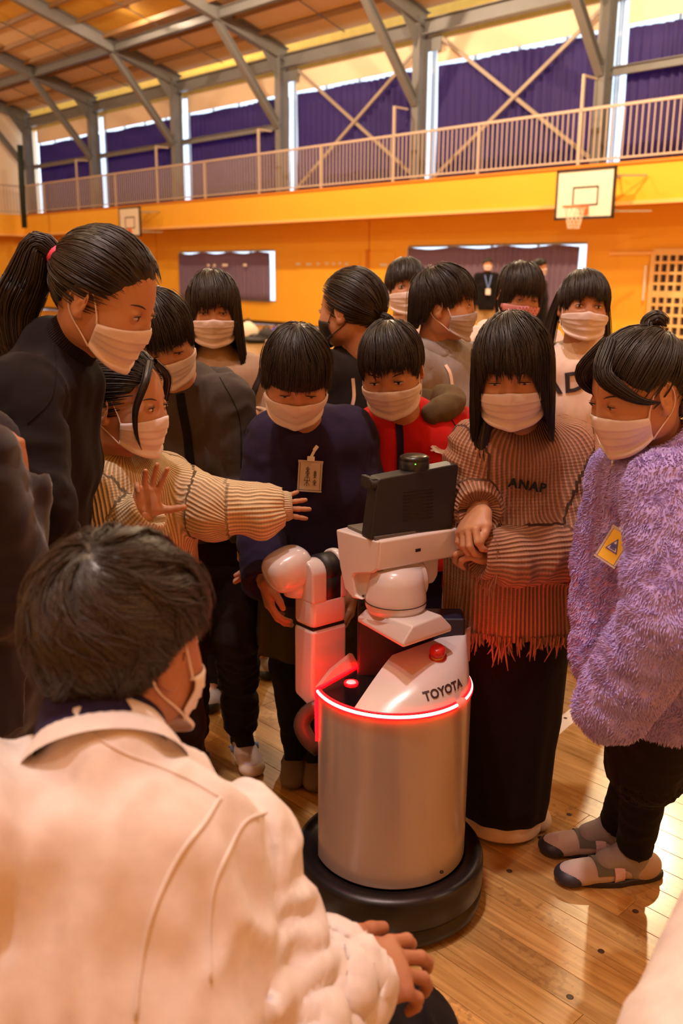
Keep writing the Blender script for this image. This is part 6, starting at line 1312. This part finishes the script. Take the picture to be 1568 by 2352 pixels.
def coat_man():
    N_ = P(245, 1765, .86)
    g = rig(P(286, 1470, .96), 150, 16, 2, byaw=160, s=1.2, hs=1.10, neck=N_, shR=P(525, 1975, .92), shL=P(-50, 1925, .80), elR=P(640, 2400, .83), wrR=P(800, 2238, .91), hdR=nrm(P(955, 2215, .95)-P(800, 2238, .91)), hbR=nrm([-.1, -.5, 1]), elL=P(-180, 2400, .8), wrL=P(0, 2500, 1.0), pelvis=P(245, 2760, .80), knR=P(915, 2415, 1.18), ftR=(.13, 1.0, .08), knL=(-.2, 1.08, .42), ftL=(-.25, .95, .08), toeR=160, toeL=170)
    body('person', 'man crouching in a pale coat, seen from behind at the lower left', g, M_SKINR, res=.010, hcurl=(dict(curl=(28, 24, 30, 42), splay=(12, 4, -4, -12), thumb=(40, 25), res=.003), None))
    t = top(g, K_COAT, 'coat', bulk=.012, sl=(.062, .052, .034), hem=P(240, 2800, .8), hw=.150, hd=.13, chest=(.148, .112), amp=.010, big=.024, seed=61, res=.0075, neck=.058, kk=.018)
    seam(t, [(515, 1836), (480, 1895), (430, 1960), (385, 2050), (352, 2150), (336, 2260), (330, 2350)], .0022, K_COAT); seam(t, [(625, 1868), (575, 1890), (540, 1950), (505, 2040), (495, 2150), (500, 2260)], .0018, K_COAT); seam(t, [(170, 1630), (215, 1690), (290, 1735), (380, 1770), (450, 1800), (515, 1836)], .0014, K_COAT)
    c = collar(g, K_COAT, 'coat_collar', r0=.074, r1=.060, h=.030, sink=.010); c2 = collar(g, K_NAVY2, 'inner_collar', r0=.060, r1=.054, h=.060, sink=.002); c2['label'] = 'dark navy inner collar'
    d = nrm(g.wr[0]-g.el[0]); X = nrm(np.cross(d, UP)); Y = np.cross(X, d); cc = g.wr[0]-d*.05; mb = MB(); mb.lathe([(.043, 0), (.045, .02), (.045, .056), (.042, .058), (.038, .03)], cc, 36, (X, Y, d)); mb.build('cuff', K_COAT, g.o, True)
    MB().lathe([(0, .003), (.005, .003), (.0055, 0)], cc+d*.035+Y*.0505*0+nrm(X*.2+UP*1.0-d*np.dot(UP, d))*.0455, 12).build('cuff_button', mat('button_dark', (.08, .05, .04), .4), g.o)
    pants(g, K_BLACK, r=(.10, .090, .07), amp=.004, waist=(.16, .13)); shoes(g, M_BLACK, M_BLACK, ln=.24)
    face(g); mask(g); hm = mat('hair_man', (.030, .019, .015), .42, spec=.7, var=.25, varscale=12); hair(g, 'short', 11000, .0009, seed=101, m=hm, clump=.007, W=(.12, -.62, .72), rs=1.02, M_=8, swirl=.8, wob=.3)
coat_man()
def edge_child():
    g = rig(P(-210, 850, 1.42), 78, 10, 0, byaw=75, s=1.0, neck=P(-170, 1000, 1.36), shR=P(-70, 1090, 1.27), shL=P(-60, 1060, 1.43), elR=P(5, 1370, 1.30), wrR=P(30, 1130, 1.36), hdR=nrm([-.05, 0, 1]), hbR=nrm([.9, -.4, .1]), elL=P(-60, 1300, 1.40), wrL=P(-10, 1420, 1.38), pelvis=P(-70, 1560, 1.36))
    body('person', 'child in dark plum velvet raising a fist at the left edge', g, hcurl=(dict(curl=(75, 78, 80, 82), thumb=(25, 40), res=.003), None))
    top(g, K_VELVET, 'velvet_jacket', bulk=.014, sl=(.058, .056, .048), hem=P(-60, 1640, 1.36), amp=.006, seed=71); pants(g, K_VELVET, r=(.085, .066, .055)); face(g); mask(g); hair(g, 'bob', 500, .002, seed=111)
    shoes(g, mat('shoe_pale', (.6, .48, .40), .7), M_WHITE)
edge_child()
def far_left_child():
    g = rig(P(-12, 800, 2.6), -150, 5, 0, s=1.0); body('person', 'child with dark hair and white top behind the tall girl, cut by the left edge', g, res=.015); top(g, K_WHITE, 'white_top', bulk=.012, res=.012, amp=.004); pants(g, K_DGREY, res=.015)
    face(g); mask(g); hair(g, 'short', 800, .0017, seed=121, m=M_HAIR2, rs=1.05)
far_left_child()
def standing_man():
    g = rig(P(1111, 601, 18.0), 2, 3, 0, s=1.2, hs=1.1); body('person', 'man in a dark jacket and khaki trousers with a lanyard, standing far behind', g, res=.02, hands=(False, False))
    t = top(g, K_BLACK, 'dark_jacket', bulk=.02, res=.02, amp=.006, label='dark jacket'); pants(g, K_KHAKI, r=(.085, .065, .055), res=.02); mask(g, smooth=True); face(g, brows=False); hair(g, 'short', 250, .004, seed=131); shoes(g, M_WHITE)
    c = g.N-UP*.02; ln = mat('lanyard_blue', (.15, .25, .6), .6); b = MB()
    b.tube([c+g.F*.13+g.R*.06+UP*.0, c+g.F*.17+g.R*.03-UP*.14, c+g.F*.175-UP*.25], .011, 5); b.tube([c+g.F*.13-g.R*.06, c+g.F*.17-g.R*.03-UP*.14, c+g.F*.175-UP*.25], .011, 5); b.build('lanyard', ln, g.o)
    MB().box(c+g.F*.19-UP*.30, (.09, .012, .11)).build('card_holder', M_WHITE, g.o)
    g = rig(P(1231, 606, 12.5), 60, 0, 0, s=1.15, hs=1.0); body('person', 'adult in black far behind, above the girl in the pink mask', g, res=.02, hands=(False, False)); top(g, K_BLACK, 'black_top', bulk=.02, res=.02, amp=.004); pants(g, K_BLACK, res=.02); mask(g, smooth=True); hair(g, 'short', 250, .004, seed=141); shoes(g, M_BLACK)
standing_man()
def white_right():
    g = rig(P(2050, 1700, .85), -50, 20, 0, s=1.1, hs=1.05, neck=P(2050, 1960, .82), shR=P(1800, 2140, .86), shL=P(2350, 2300, .62), elR=P(1680, 2480, .72), wrR=P(1900, 2600, .75), elL=P(2300, 2700, .6), wrL=P(2100, 2700, .6), pelvis=P(2100, 2800, .85), ftR=(.95, .9, .08), ftL=(1.05, .75, .08), knR=(.9, .95, .4), knL=(1.0, .8, .4))
    body('person', 'person in a white coat at the lower right corner, only a sleeve in view', g, res=.014, hands=(False, False)); top(g, K_COAT, 'coat', bulk=.02, sl=(.075, .075, .06), amp=.003, res=.011, cuffs=False); pants(g, K_BLACK, res=.014); hair(g, 'short', 300, .002, seed=151)
white_right()
